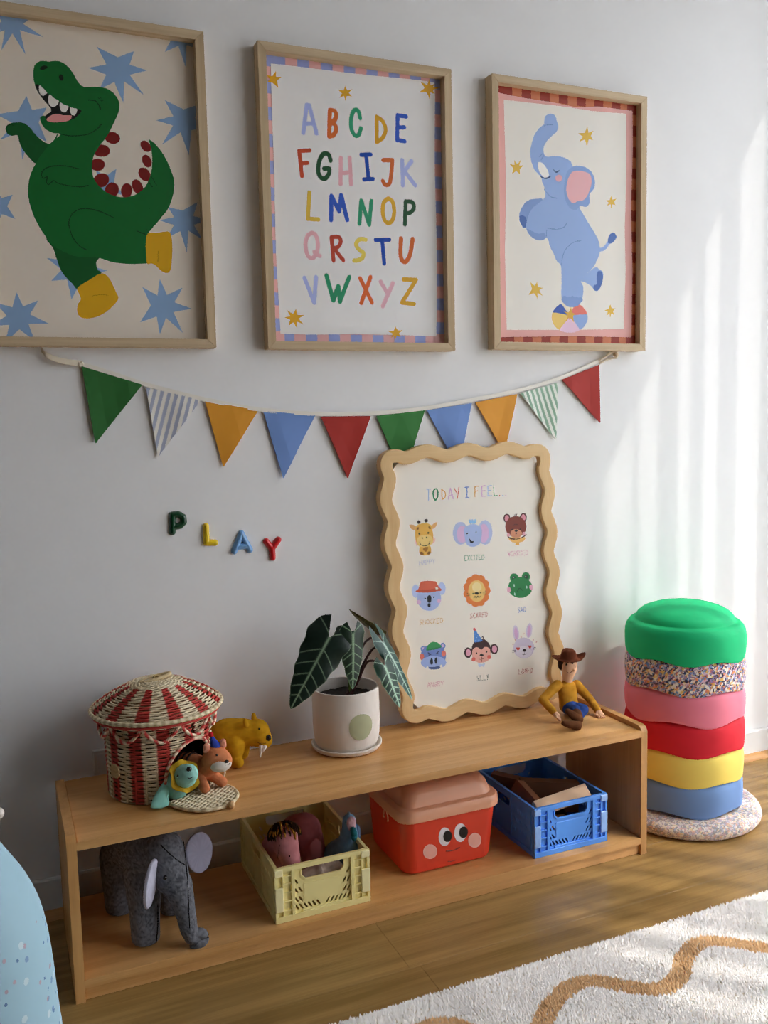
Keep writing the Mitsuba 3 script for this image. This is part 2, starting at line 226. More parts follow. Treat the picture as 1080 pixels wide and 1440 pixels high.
# ------------------------------------------------------------------ the drawings of the four posters, in millimetres on each sheet
ART = {
 'dinosaur': [
  ('#8fb0d6','q',0,'62.4,8 85.1,8 100.3,-6.2 104.8,10.3 117.6,16.7 108.3,25.1 141.8,43.2 102,37 109,77.9 89.1,44 68.4,76.9 76.8,40.8 47.5,52.3 71.8,26.2'),
  ('#8fb0d6','q',0,'218,87.6 251.4,76.9 235.6,47.7 272.6,61.2 303.3,46.1 293.7,72 326.6,78.2 293.1,90.4 317.4,124.2 281.6,103.5 278.7,144.1 263.8,107.2 236,124 249.7,95.4'),
  ('#8fb0d6','q',0,'374.2,-7.6 394.7,-9.4 422.6,-23.8 412.8,3 430.1,25.7 403.8,20.9 400.9,63.2 388,24.7 361.7,39.5 377,10.2'),
  ('#8fb0d6','q',0,'53.2,189 90.4,179.1 106.3,150.7 114.6,174.5 140.5,167.3 124.5,195.5 136.9,229.1 108.9,215.9 92.3,265.4 90.9,216.1 56.7,233.5 81.3,202.2'),
  ('#8fb0d6','q',0,'338.6,168.9 372.3,157.7 356.9,129.2 393,142.7 420.6,131.2 414.8,156.5 433.3,174.3 406.2,180.1 399.2,227.9 384.8,186.3 348.2,213.1 371.2,175.3'),
  ('#8fb0d6','q',0,'43.1,318.5 53,336.4 72.5,328.5 61.6,349.7 74.1,372 51.7,364.6 38.5,393.2 36.2,361.8 16.2,355.3 36.6,342.6'),
  ('#8fb0d6','q',0,'335.6,357.2 364.7,349.3 353.6,330.7 382.3,335.4 412.3,317 402.7,344.5 435.6,349.8 403.1,361.7 419,389.2 391.8,373.6 386.4,415.4 375.7,375.2 348.4,390.8 364,364.3'),
  ('#8fb0d6','q',0,'297.2,486.8 325.3,501.8 331.2,469.9 344,500 375.4,484.9 357.5,513.9 391.2,525.4 354.9,533 371.4,572.9 340,544.6 326.1,576.6 322,542.5 289.1,554.3 311.8,521.2'),
  ('#8fb0d6','q',0,'30.4,524.1 59.4,531.8 68.2,504.1 77.9,529.8 105,518.2 89,544.1 120.8,560.2 85.2,561.6 94.2,592.6 68.7,571.6 42.6,597.8 52.3,564.1 19.4,566.8 48.9,547.6'),
  ('#8fb0d6','q',0,'124.8,439.7 157.1,442.2 156.8,413.1 178.3,435.1 219.2,414.3 193.7,449 232.8,457.5 186,474.6 164.4,514.1 158.4,477.7 130.2,481.1 149.6,459.9'),
  ('#8fb0d6','q',0,'222.2,272.7 239.5,281.6 259.2,266.3 253.5,292.1 270,314.4 242.7,309.9 223.6,331.6 224.5,299.2'),
  ('#7c1a17','p',0,'268.8,212.3 265.2,217.4 258.9,220.5 251.5,220.8 245,218.1 241.2,213.3 241,207.6 244.6,202.5 250.9,199.4 258.2,199.1 264.7,201.7 268.6,206.6'),
  ('#7c1a17','p',0,'249.4,235.4 246.4,241.2 239.9,245.4 231.6,246.9 223.8,245.4 218.5,241.3 217.1,235.6 220.1,229.9 226.5,225.7 234.8,224.1 242.7,225.6 248,229.7'),
  ('#7c1a17','p',0,'238.6,260.8 236.5,266.7 231.3,271.3 224.5,273.4 217.8,272.5 213.1,268.7 211.6,263.2 213.7,257.4 218.8,252.8 225.7,250.7 232.4,251.6 237.1,255.3'),
  ('#7c1a17','p',0,'244.2,282.7 244.7,289.2 241.4,296.1 235.1,301.3 227.5,303.5 220.7,302.2 216.5,297.6 216,291 219.3,284.2 225.6,279 233.1,276.8 240,278.1'),
  ('#7c1a17','p',0,'260.7,310.4 256.3,317 249.8,320.9 243.2,321.1 238.1,317.4 235.9,311 237.1,303.4 241.6,296.8 248,292.9 254.6,292.7 259.8,296.3 262,302.8'),
  ('#7c1a17','p',0,'287,305.8 284.6,312.7 280.1,317.8 274.5,319.6 269.5,317.6 266.4,312.5 265.9,305.6 268.3,298.6 272.8,293.6 278.3,291.8 283.4,293.7 286.5,298.8'),
  ('#7c1a17','p',0,'306.3,292.3 307.9,299.4 306.7,306 302.9,310.1 297.6,310.8 292.2,307.8 288.2,301.9 286.6,294.8 287.8,288.3 291.6,284.2 296.9,283.5 302.3,286.5'),
  ('#7c1a17','p',0,'320.3,265.8 322.9,272.1 322.4,278.4 319,283.2 313.6,285 307.7,283.5 302.8,279 300.2,272.7 300.7,266.4 304,261.7 309.4,259.9 315.3,261.4'),
  ('#7c1a17','p',0,'325.3,242.7 326.6,248.7 325.5,254.3 322.2,257.8 317.7,258.5 313,256 309.6,251.2 308.3,245.2 309.4,239.7 312.6,236.1 317.2,235.5 321.8,237.9'),
  ('#7c1a17','p',0,'323.2,213.5 326,218.5 326.2,223.8 323.8,227.9 319.5,229.7 314.3,228.8 309.7,225.4 307,220.4 306.7,215.1 309.1,211 313.4,209.1 318.6,210'),
  ('#0a5a26','p',0,'157.3,211.7 147.8,226.8 138.9,232 126.4,225.8 116.4,215.8 108.5,205.7 98.3,199.3 85.7,199.8 73,203.7 67.5,212.1 69.9,220.5 78,224 86.5,222.3 89.8,235.9 95.4,248.5 105.2,260.7 116.2,269.4 139.6,257.6'),
  ('#095a25','p',0,'127,401.3 136.7,421 142.1,441.1 147.6,459 155.7,472.3 166.1,483.3 181.1,495.2 220,466 214.7,456 213.2,442.2 223,427.9 210.6,405.6 167.2,385.4'),
  ('#0b6b2c','p',0,'120.7,106.5 123.5,95.4 132.4,86.8 143.2,85 149.5,85.5 158.2,82.6 169,82.9 179.5,88.1 189.7,100 197.6,114.4 208.1,122.9 221.5,120.8 239.4,119.5 254.9,123 266.5,133.8 271.2,148.1 267.7,164.3 259.5,181 251,197.7 241.1,213.1 229.1,229.2 219.2,245.9 215.1,264.3 215.5,282.3 221,295.4 233.9,308.1 247.1,315.3 265.2,318.5 283.8,315.7 302.9,305 315.3,290.1 324.3,268.5 327.8,245.1 326.6,222.1 323.1,206.8 333.2,212.3 346.6,227.2 357.5,247.1 366,269.7 368,288.3 363.1,312.1 353.4,334 338.2,353.8 323.1,371.2 313,384.9 311.8,409.4 310.4,437.6 291.4,442.3 268,443.4 245.1,441.7 227,437 215.8,434.3 191.1,435 169,432 147.5,422.7 134.1,413.5 124.9,400.5 115,384.1 105.6,362.4 99.8,338.4 98.8,318.5 103.1,296.1 110.6,277.9 124.8,254.5 143.3,230.7 161.6,213.4 148.7,211.7 136.1,206.3 129.4,196.9 127.8,187.5 133.2,182.5 139.6,182.7 147.6,170.8 140.9,160.6 130.9,148.7 124.4,136.4 120.7,121.7'),
  ('#10120f','p',0,'122.7,129.2 130,129.2 142.1,140.8 156.4,152.3 175.4,161.1 200.1,165 195.6,174.4 185.1,183.1 171.6,188.9 151.9,192.8 140.1,189.7 136.6,183 148,171.7 140.9,160.6 130.9,148.7 124.4,137.3'),
  ('#e79a97','p',0,'138.4,189.8 146.2,181.1 159.3,176.6 167.9,177.9 183.2,177.1 179.3,185.5 165,190.5 149.8,193'),
  ('#f2efe6','p',0,'130,129.2 128.2,138.1 131.1,145.6 135.3,147.3 140.2,143.2 142.1,140.4 136,134.1'),
  ('#f2efe6','p',0,'146.2,143.9 143.7,155.9 146.3,163.5 152.7,164.6 159,160.4 162,153 154.4,149.5'),
  ('#f2efe6','p',0,'164,155.8 163.4,165.6 166.9,172.2 173,172 177.3,165.3 178.5,160.8 171.2,159'),
  ('#f2efe6','p',0,'181,162.3 181,170.2 184.1,176.1 189.4,175.5 192.9,168 193.2,163.6 187,163.4'),
  ('#04401a','s',1.77,'161.6,212.6 181.2,213.7 207.9,208.8 226.3,197.9 235.8,187.1'),
  ('#04401a','s',1.8,'192,273 169.3,269.2 145.3,271.3 129.8,278.4 124.1,287.7 126.7,295.1 134.2,291.8 131.9,301.7 136,305.4 144.6,297.6 152.2,301.9 171.7,304.8 193.8,304.9 206.4,301.1'),
  ('#04401a','s',1.84,'249.4,358.2 227.2,348.7 205,344.3 187,346.9 173.1,357.8 167.5,371.8 169.3,387.5 175,403 185.5,415.2 197.2,421'),
  ('#04401a','s',1.87,'292.1,380.1 311,386.9'),
  ('#04401a','s',1.41,'317.9,285.3 325.4,294.9'),
  ('#04401a','s',1.41,'324.1,274.1 333.6,291'),
  ('#04401a','s',2.24,'214.9,145.6 226.8,145.5 233.2,152.4 236.3,160.1'),
  ('#04401a','s',1.35,'233,139.5 238.9,145'),
  ('#04401a','s',1.35,'236.2,137.8 241.7,143.8'),
  ('#04401a','s',1.29,'69.9,220.5 67.9,212.1 73.3,205 81.2,205.5'),
  ('#0a2412','p',0,'145.8,94.6 145.2,96.6 143,98.8 139.7,100.5 136.3,101.4 133.6,101.2 132.3,99.9 132.9,97.9 135.1,95.8 138.3,94 141.8,93.1 144.5,93.3'),
  ('#0a2412','p',0,'172.5,109.4 172.6,112.3 171.6,114.8 169.8,116.3 167.8,116.3 165.9,114.9 164.8,112.4 164.8,109.6 165.8,107.1 167.5,105.6 169.6,105.6 171.4,107'),
  ('#e3ae1a','p',0,'176.8,492.1 197.7,477.5 220.1,464.1 232.2,468.2 240.6,482.8 246.8,497.5 250.4,508.2 245.7,517.7 231.2,532.1 212.2,544.3 191.6,549.4 178.2,546.5 173.1,535.1 175,524.4 181.4,512.7 178.4,503.5'),
  ('#e3ae1a','p',0,'310.1,387.4 332.1,380.9 352.3,377.8 357.2,385.6 358.6,406.8 356.6,430.7 354.3,447.5 349.1,456.3 340.4,457.1 331.2,450.9 324.3,444.1 316,440.2 307.5,438.7'),
  ('#b98a12','s',1.15,'202.9,506.4 219,503.6 231.7,504.6'),
  ('#b98a12','s',1.19,'329.4,436.7 330.1,422.5 332.5,413'),
 ],
 'alphabet': [
  ('#eceae8','q',0,'32.1,33 57.5,31.9 216.7,29.6 365.2,24.1 402.7,25.2 403.2,53.7 399.4,198.2 401.1,344.3 399.5,493 396.3,570.6 309.4,569.5 201.5,568.8 98.1,571.9 33.3,570.6 29.2,412.2 31.1,230.7 31.2,97'),
  ('#e0a925','q',0,'20.8,56.4 34.6,57.1 42.6,46.2 42.6,57.5 53.8,56.2 44.1,64.9 46.2,78.4 34.3,70 23.7,69.2 29.8,63.5'),
  ('#e0a925','q',0,'176.8,67.3 188.6,66.5 192.8,56.3 196.3,65.4 208.6,61.7 199.7,70.4 207.1,76.5 196,76.5 192,86.5 189.1,77.6 178.3,82.6 185.2,73.1'),
  ('#e0a925','q',0,'367.9,27.1 384.2,31.8 390.1,19.6 393,31.1 403.7,27.4 397.5,35 417.6,32.9 397.7,40.7 403.3,48.9 392.5,46.5 389.8,61 382.5,47.4 364.7,49.7 378,39.1'),
  ('#e0a925','q',0,'43.3,537.3 55.8,534.6 48.8,522.3 61.9,529.8 68.7,519.4 70.6,531.5 85.3,531.6 73.3,539.3 84.7,550.9 69.3,545.2 69.4,559.2 62,546.9 51.1,553.9 55.5,542'),
  ('#e0a925','q',0,'277.8,561.2 292.2,559.9 296.1,550 300.9,559.2 314,558.6 304,565.6 309.3,573.5 299.3,570.8 293.8,579.6 293.4,570.6 284.5,575.8 289.8,566.7'),
  ('#a9b4e6','l',8.56,'96.8,161.4 106.1,105.4 111.5,104.8 125.6,159.4'),
  ('#a9b4e6','l',8.56,'100.4,143 120.3,140'),
  ('#d2672a','l',9.42,'156.8,109.7 153.6,162.5'),
  ('#d2672a','s',9.42,'156.8,109.7 167.4,110.3 170.6,119.5 165.8,129.2 156.5,133.8'),
  ('#d2672a','s',9.43,'156.5,133.8 166.5,137.8 169.2,148.5 162.8,159.3 153.6,162.9'),
  ('#2b9a6c','s',8.89,'224.5,118.3 221.7,106.2 214.6,102.3 207.7,109.5 203.1,127.5 205.1,145.8 213.1,155.6 221,151.6 225.5,139.1'),
  ('#d7a225','l',8.99,'262.8,111.9 261.5,163.4'),
  ('#d7a225','s',8.99,'262.8,111.9 275.9,118.9 282.9,135.5 276.1,152.6 261.5,163.4'),
  ('#2f55c0','l',9.12,'312,103.3 309.7,155.4'),
  ('#2f55c0','l',9.12,'312,103.3 332,103.5'),
  ('#2f55c0','l',9.13,'310.9,128.8 327.1,126.7'),
  ('#2f55c0','l',9.15,'309.7,154.4 327.5,155.5'),
  ('#c24a2c','l',8.55,'86.7,198.6 90.9,248.2'),
  ('#c24a2c','l',8.55,'86.7,198.6 109.5,195.1'),
  ('#c24a2c','l',8.57,'88.8,223.3 103.7,220.6'),
  ('#0e4a22','s',9.48,'155.1,211.4 151,199.9 140.4,199 130.9,212.7 126.7,233.7 131.8,247 141.8,249 150.3,238.6 151.6,228.3 140.4,229.3'),
  ('#e8b0b8','l',8.81,'178.3,203.8 176.2,257.3'),
  ('#e8b0b8','l',8.86,'198.4,202 199.9,255.9'),
  ('#e8b0b8','l',8.82,'177.9,234.9 198.5,231.7'),
  ('#1240a8','l',8.93,'225,193.5 246.6,190.6'),
  ('#1240a8','l',8.96,'236,192.5 240.5,241.8'),
  ('#1240a8','l',8.98,'230.5,243.6 250.5,241'),
  ('#d2672b','l',9.08,'276,199.6 297.4,197.7'),
  ('#d2672b','s',9.14,'297.4,197.7 293.4,231.3 288.7,247.8 279,250.5 273.8,243.3'),
  ('#b0baea','l',9.2,'320.7,195.6 321.1,248.1'),
  ('#b0baea','l',9.27,'343,196 322.8,222.6'),
  ('#b0baea','l',9.23,'326.1,219 350.7,245.7'),
  ('#e0bd44','l',8.65,'106.2,279.9 101,333.6'),
  ('#e0bd44','l',8.67,'101,333.6 124,333.5'),
  ('#2f56c1','l',9.55,'152.4,332.5 155,283.5 171.4,313.5 177,280.5 189,330.2'),
  ('#2b9a6d','l',9,'216.9,336.4 222.5,287.9 239.5,336.9 246.1,287.1'),
  ('#dfae2c','s',9.16,'286.3,278.9 275.4,287.3 271.7,306.7 276.1,325.5 286.7,330.5 296.1,320.8 299.2,302.4 295.3,284.5 286.3,278.9'),
  ('#0e4a23','l',9.3,'324.1,330.6 326.9,282.2'),
  ('#0e4a23','s',9.27,'326.9,282.2 342.2,282.5 346.9,293.3 338.4,304.5 326.3,307.3'),
  ('#e9b3bb','s',8.71,'109,361.7 98.8,369.3 94.1,388.1 98.5,408.7 109.4,412.8 118.8,400.7 121.5,381.9 117.4,365.9 109,361.7'),
  ('#e9b3bb','l',8.75,'112.8,401 124.7,408.3'),
  ('#b8402c','l',8.84,'152.3,368.5 155.5,416.2'),
  ('#b8402c','s',8.84,'152.3,368.5 167.8,366.7 173.2,375.8 166.1,387.5 153.7,391.9'),
  ('#b8402c','l',8.86,'157.3,391.7 177.7,414.2'),
  ('#e6cf58','s',9.05,'230.2,368.8 217.6,368.6 207.9,378.6 213.4,389.7 224.2,396.7 221.8,407.3 212.2,412.6 202.7,414'),
  ('#1241aa','l',9.12,'253.6,368.4 285.8,365.6'),
  ('#1241aa','l',9.16,'269.1,367.5 272.7,416.9'),
  ('#d3662a','s',10.06,'314.2,361.6 312.2,398.1 321.2,411.2 334.2,397 342.2,361.5'),
  ('#b1bbeb','l',8.72,'89.4,454.7 109.4,505.1 115.1,452.3'),
  ('#1f8f60','l',9.59,'138.6,448 152.5,499.1 164.7,469.2 167.4,501 190.2,449.2'),
  ('#dd6428','l',9.07,'215.3,450.6 241.6,500.7'),
  ('#dd6428','l',9.13,'239.8,447.2 216.6,502.4'),
  ('#e5b3bf','l',9.2,'263.1,455.9 278.7,479.6'),
  ('#e5b3bf','l',9.29,'292.3,458.2 267.2,507.7'),
  ('#d9a728','l',9.36,'318.2,448.9 348.6,448.7 313.2,499'),
  ('#d9a728','l',9.38,'313.2,499 342.5,501.1'),
 ],
 'elephant': [
  ('#e2a9a2','q',0,'17.1,31.7 87.9,35.6 172.1,36.4 241.5,40.2 300.7,31.2 401.3,30 403.2,114 398.6,261.1 404.1,409.5 402,569.6 229.1,569.2 29,574.7 -0.2,575.1 3.2,288.6'),
  ('#e9e4da','q',0,'41.2,45.9 115.6,44.2 200.8,42.4 288.8,43.4 382.8,38.8 384.2,164.3 380.1,311.5 383.3,410.4 378.4,549.8 229.1,554.5 43.7,557.9 40.5,378.6 45.2,239.6'),
  ('#dfb741','q',0,'242.6,98.7 261.7,95.8 269.2,80.9 273,94.1 287.6,88 278.9,100.8 285.3,109.6 273.2,109.4 268,126 263.1,110.5 246.1,117.2 257.3,104.8'),
  ('#dfb741','q',0,'55.1,184.7 68.1,186.2 67.3,175.8 74.7,183.9 85.6,172.8 80.8,186.1 92.2,185.1 81.9,193.7 82.6,206.7 72.9,198.7 61.5,206.2 65.2,193.7'),
  ('#dfb741','q',0,'323,245.9 335,243.8 339.5,234.5 343.2,242.8 354.9,239.7 347,248 352.5,255.5 342.8,253.2 339.6,263.2 336.7,253.7 326.7,258.8 332.4,250.1'),
  ('#dfb741','q',0,'108.9,446.9 120.9,455.5 127.1,445.3 130,457.2 142.6,459 132.7,465.2 143,477.2 128.1,470.5 128.6,484.4 119.5,471.5 104.1,476.1 113.1,462.6'),
  ('#dfb741','q',0,'320.2,506.1 332.2,502.2 337.5,491.7 341.7,501.2 353.1,500.2 345.3,507.5 350,516.3 340.5,512.4 337.6,524.1 335.2,512.7 326.4,519.4 330.5,509.5'),
  ('#93aede','s',8.79,'305.1,363.4 319.7,358.2 332,344.8'),
  ('#4a6cb0','p',0,'330.7,344.9 331.9,330.1 344.2,319.6 355.3,327.8 350.4,337.9 339.4,346.4'),
  ('#7f9bd0','p',0,'95.6,324.2 85.6,317.8 80.1,307.4 80.7,292.5 89.3,275.6 104,262 126.6,256.6 145.9,258 136.6,288.7'),
  ('#4a6cb0','p',0,'80.1,299.5 92.5,297.3 101.3,310.7 95.6,324.2 84.5,316.4'),
  ('#93aede','p',0,'253.2,435.5 289.4,406.2 304.6,408.9 314.4,414.9 315.7,428.1 311.4,445.5 300.4,459.7 290.7,458.6 280.3,449.1 265.2,442.4'),
  ('#4a6cb0','p',0,'300.3,414 312.6,415 315.7,428.1 311.4,445.5 300.4,459.7 287.6,457.7 289.4,447.8 298,443.6 296.7,429.9'),
  ('#93aede','p',0,'149.1,78.1 153.7,68.4 166.3,62.4 178.8,65.7 183.4,76.8 187.4,88 183.3,100.1 171.8,110.5 157.4,123.6 147.7,138.4 147.6,152.3 154.4,159.6 171.6,157.1 194.7,155.9 215,161.1 226.7,173.3 238.4,224.5 247.2,266.8 256.2,280.6 274.1,303.5 289.2,321.9 301.4,340.6 306.3,359.9 304.5,374.6 296.6,389.7 284.5,407.4 253.2,435.5 257.4,450 257.4,467.1 253.8,484.3 246,494.3 229.2,500.7 208.4,497.9 198.4,488.5 194.9,471.6 195.6,442.6 193.9,406.6 182.3,395.1 173.6,378.8 163.8,362.7 155.2,344.1 139.1,350.3 122,348.4 107.9,339.8 99.5,328.6 99.7,309.9 114,280.9 145.4,256.6 151.1,245.4 149.5,231.5 142.7,218 139.9,206.5 131.5,200.3 120.2,189.6 113.6,174 110.3,155.8 113.8,137 121.8,115.5 134.9,98.1 148,88.4'),
  ('#7f9bd0','p',0,'99.5,326.3 108,328.1 119.3,332.1 133.5,335 147.8,332.7 151.2,344.4 139.1,350.3 122,348.4 107.9,339.8'),
  ('#7f9bd0','p',0,'197.2,478.8 206.7,475.1 216.2,483.1 226.3,474.5 238.2,480.9 250.2,477.1 253.8,484.3 246,494.3 229.2,500.7 208.4,497.9 198.4,488.5'),
  ('#86a2d4','p',0,'217.9,182.1 235.5,173 259.1,173.3 280,182 290.8,201.2 289.1,220.5 275.9,235 275.9,255.2 265.1,265.6 250.2,264.2 235.4,274.8 220.7,271.1 208.9,257.6 203.2,236.7 204.4,213 209.7,193.7'),
  ('#e7b0b4','p',0,'223.7,190.1 241.4,183.9 262.1,184.5 278.2,190.3 281.8,206.7 277.1,223.9 268.1,241.3 256.2,250.8 241.3,254.3 229.5,259.5 217.7,252.2 210.2,236.2 212,212.4'),
  ('#f3f0ea','p',0,'131.6,174.7 143,175.1 155.4,186.6 161.1,201.5 148.5,207.2 137.1,198.8 131,186.4'),
  ('#27406e','s',2.59,'138.8,205.7 151.3,208.9 164.5,204'),
  ('#27406e','s',2.09,'174.3,187.3 180.7,192.8 189.4,187.9'),
  ('#dba3ae','p',0,'198.6,204.5 197.2,208.6 193.6,211.8 188.7,213.3 183.8,212.6 180.2,210 178.9,206.1 180.2,202 183.8,198.8 188.7,197.3 193.7,198 197.3,200.6'),
  ('#6f8cc4','s',1.62,'250.8,344.9 229.4,349.5 209.3,365 198.7,384.8 195.7,404.1'),
  ('#6f8cc4','s',1.57,'156.5,320.4 176.7,322.5 200,317.7 211.8,305'),
  ('#6f8cc4','s',1.56,'148.3,233.9 164.3,248.2 185.1,251.3'),
  ('#6f8cc4','s',1.55,'149.1,91.1 159.3,88.2 170.7,87'),
  ('#6f8cc4','s',1.55,'134.5,162.8 143.1,154.6'),
  ('#6f8cc4','s',1.55,'140.2,167 148.7,156.9'),
  ('#6f8cc4','s',1.57,'154.8,325.2 153.5,339.5'),
  ('#e6c3d6','p',0,'270.7,524.1 263.7,542.5 244.4,556.3 218.4,561.6 192.6,557.2 173.9,544.3 167.2,526.6 174.1,508.5 192.8,494.9 218.5,489.3 244.5,493.4 263.6,506.1'),
  ('#e8dcc4','q',0,'219.6,520.5 192.8,494.9 199.2,492.5 206,490.7 213.1,489.7 220.3,489.3 227.5,489.6 234.5,490.6'),
  ('#e0776a','q',0,'219.6,520.5 234.5,490.6 242.9,492.8 250.5,496 257.2,500.1 262.7,505.1 266.9,510.6 269.5,516.6'),
  ('#8ea9d8','q',0,'219.6,520.5 269.5,516.6 270.7,523.6 269.9,530.7 267,537.6 262.4,544 256,549.7 248.3,554.5'),
  ('#e6c3d6','q',0,'219.6,520.5 248.3,554.5 239,558.2 228.9,560.6 218.4,561.6 207.9,561 197.9,559 188.8,555.5'),
  ('#e8c56a','q',0,'219.6,520.5 188.8,555.5 180.5,550.5 173.9,544.3 169.5,537.3 167.4,529.7 167.6,521.9 170.3,514.3'),
  ('#3d5cae','q',0,'219.6,520.5 170.3,514.3 172.8,510.2 176,506.3 179.8,502.8 184.1,499.5 189,496.7 194.4,494.2'),
  ('#7f9bd0','p',0,'197.2,480.3 253.8,478.5 246,494.3 229.2,500.7 208.4,497.9'),
  ('#d9a93a','q',0,'200.7,511.2 216.2,513.5 222.1,499.9 225.8,514.1 234,516.7 227.8,522.4 231,537.8 221.3,526.3 217.3,531.7 217,526 205.4,538.4 213.3,523.6 207.2,522.2 211.9,518.7'),
 ],
 'feelings': [
  ('#a9bde0','l',2.03,'79.7,530.4 90,530.3'),
  ('#a9bde0','l',2.03,'84.8,530.1 83.5,505.6'),
  ('#d9a04a','l',2.46,'117.9,527.6 118,505.6'),
  ('#d9a04a','s',2.46,'117.9,527.6 125.4,522.2 126.8,515.2 123.4,508 118,505.6'),
  ('#d6a6d0','l',2.06,'133.2,504.7 140.2,529.6 146,505.5'),
  ('#d6a6d0','l',2.06,'135.9,513.9 144.7,514.2'),
  ('#cf6a55','l',2.07,'149.9,529.1 155.1,519.1'),
  ('#cf6a55','l',2.08,'162.3,530.4 156.5,504.9'),
  ('#4a6cc0','l',2.09,'178.2,529.6 187.5,529.9'),
  ('#4a6cc0','l',2.09,'183.1,529.3 181.8,505.5'),
  ('#4a6cc0','l',2.09,'177.8,505.3 187.1,505.6'),
  ('#d9a04a','l',2.1,'203.6,529.9 202.4,506.3'),
  ('#d9a04a','l',2.1,'203.6,529.9 213.6,530.9'),
  ('#d9a04a','l',2.1,'203.1,519.3 210.3,519.7'),
  ('#d6a6d0','l',2.11,'222.1,530.1 220.9,506.5'),
  ('#d6a6d0','l',2.11,'222.1,530.1 231.2,530.8'),
  ('#d6a6d0','l',2.11,'221.5,519.1 229.7,519.4'),
  ('#d6a6d0','l',2.12,'220.9,506.5 231.3,506.7'),
  ('#a9bde0','l',2.12,'237.5,530.1 236.8,506.8'),
  ('#a9bde0','l',2.12,'237.5,530.1 247.6,530.4'),
  ('#a9bde0','l',2.12,'237.4,519.4 245.6,519.4'),
  ('#a9bde0','l',2.12,'236.8,506.8 246.3,507'),
  ('#3f8f62','l',2.13,'253.1,530.9 253.1,505.9'),
  ('#3f8f62','l',2.14,'253.1,505.9 262.3,506.2'),
  ('#1f8050','s',3.26,'102,530.4 97,524.9 95.7,517.2 98.2,507.5 102,505.3 106.6,511.6 108.1,522.4 105.8,529 102,530.4'),
  ('#c2563f','p',0,'269.7,505.8 269.4,505 268.7,504.4 267.7,504.3 266.8,504.5 266.2,505.2 266,506 266.3,506.7 267,507.3 267.9,507.5 268.8,507.2 269.5,506.6'),
  ('#a9bde0','p',0,'278.4,505.3 278.1,504.5 277.4,504 276.5,503.8 275.6,504.1 274.9,504.7 274.7,505.5 275,506.3 275.7,506.8 276.6,507 277.5,506.7 278.2,506.1'),
  ('#d6b0c8','p',0,'286.2,504.9 286,504.1 285.2,503.5 284.3,503.4 283.4,503.6 282.8,504.2 282.5,505.1 282.8,505.8 283.5,506.4 284.5,506.6 285.4,506.3 286,505.7'),
  ('#e0ad70','p',0,'32.7,452.8 40.3,453.4 50.6,448.1 49.4,441.3 39.7,442.8'),
  ('#e0ad70','p',0,'103.2,455 95.8,453.5 86.8,447.2 87.7,440.5 97.4,443.7'),
  ('#e9cf8a','s',2.42,'58,452.2 56.6,457.7'),
  ('#e9cf8a','s',2.44,'76.3,451.7 75,458'),
  ('#33241f','p',0,'60.9,458.2 60.2,456.3 58.6,455 56.5,454.6 54.4,455.3 52.9,456.8 52.4,458.7 53.1,460.6 54.7,461.9 56.9,462.3 59,461.6 60.4,460.1'),
  ('#33241f','p',0,'79.3,459.6 78.7,457.8 77,456.5 74.9,456.1 72.8,456.7 71.3,458.2 70.8,460.2 71.5,462.1 73.1,463.4 75.3,463.8 77.4,463.1 78.9,461.6'),
  ('#e3b14d','p',0,'57.6,404.2 81.5,403.5 81.3,384.2 56.5,385.1'),
  ('#a5702a','p',0,'65,399.8 76.2,400.9 74,392.5 69.6,390.6 65.5,394'),
  ('#8a5a25','p',0,'56.8,390.8 62.4,390.4 65,384.8 56.5,385.1'),
  ('#8a5a25','p',0,'81.6,389.6 76.4,390 72.7,384.9 81.3,384.6'),
  ('#ecc2b6','p',0,'44.7,416.7 53.2,418 54.8,408.3 48.3,406.1'),
  ('#ecc2b6','p',0,'96.1,418.7 87.4,418.5 86,407.8 93.4,409.2'),
  ('#e3b14d','p',0,'47.8,443.3 52.9,451.4 63.7,454.5 76.5,454.1 86.9,449.1 89.5,440.4 91.1,422.9 89.1,409.5 78.8,402.6 67.2,401.6 54.6,404.5 48.7,412.6 46.1,428.1'),
  ('#eccb7c','p',0,'49.8,418.3 57.9,427.3 70.8,428.3 83.5,426.2 89.5,417.2 88.2,408.4 78.8,402.6 67.2,401.6 54.6,404.5'),
  ('#222222','p',0,'58.6,432.2 58.3,431.3 57.5,430.6 56.4,430.4 55.4,430.8 54.6,431.5 54.4,432.5 54.7,433.4 55.6,434.1 56.6,434.3 57.7,433.9 58.4,433.2'),
  ('#222222','p',0,'80.9,432.2 80.5,431.2 79.7,430.6 78.6,430.4 77.6,430.7 76.8,431.5 76.6,432.5 76.9,433.4 77.7,434 78.8,434.2 79.9,433.9 80.6,433.1'),
  ('#3a2a1c','p',0,'64.7,422.2 64.5,421.2 63.9,420.6 63.1,420.4 62.4,420.7 61.9,421.4 61.7,422.4 62,423.3 62.6,424 63.3,424.2 64,423.9 64.6,423.1'),
  ('#3a2a1c','p',0,'75.4,422.1 75.1,421.2 74.5,420.5 73.8,420.3 73.1,420.6 72.5,421.4 72.4,422.4 72.7,423.3 73.2,424 74,424.2 74.7,423.9 75.2,423.1'),
  ('#8a5a25','p',0,'55.5,442.4 54.1,441.2 52.6,440.6 51.3,440.9 50.5,441.9 50.4,443.4 51.2,445 52.5,446.3 54,446.8 55.4,446.6 56.2,445.5 56.2,444'),
  ('#8a5a25','p',0,'85,444.6 85.6,442.9 85.4,441.4 84.5,440.5 83.1,440.4 81.7,441.2 80.5,442.6 79.9,444.3 80.1,445.8 81,446.7 82.4,446.8 83.9,446'),
  ('#3a2a1c','s',1.21,'55.9,412.8 61.1,405.9 68.6,403.8 77.3,405.4 82,412.8'),
  ('#b6bfe0','p',0,'180.6,424.2 177.3,411.3 169.4,402.2 159.3,399.5 149.6,403.8 142.9,413.9 140.9,427.1 144.3,439.9 152,449 162.1,451.8 171.8,447.6 178.6,437.6'),
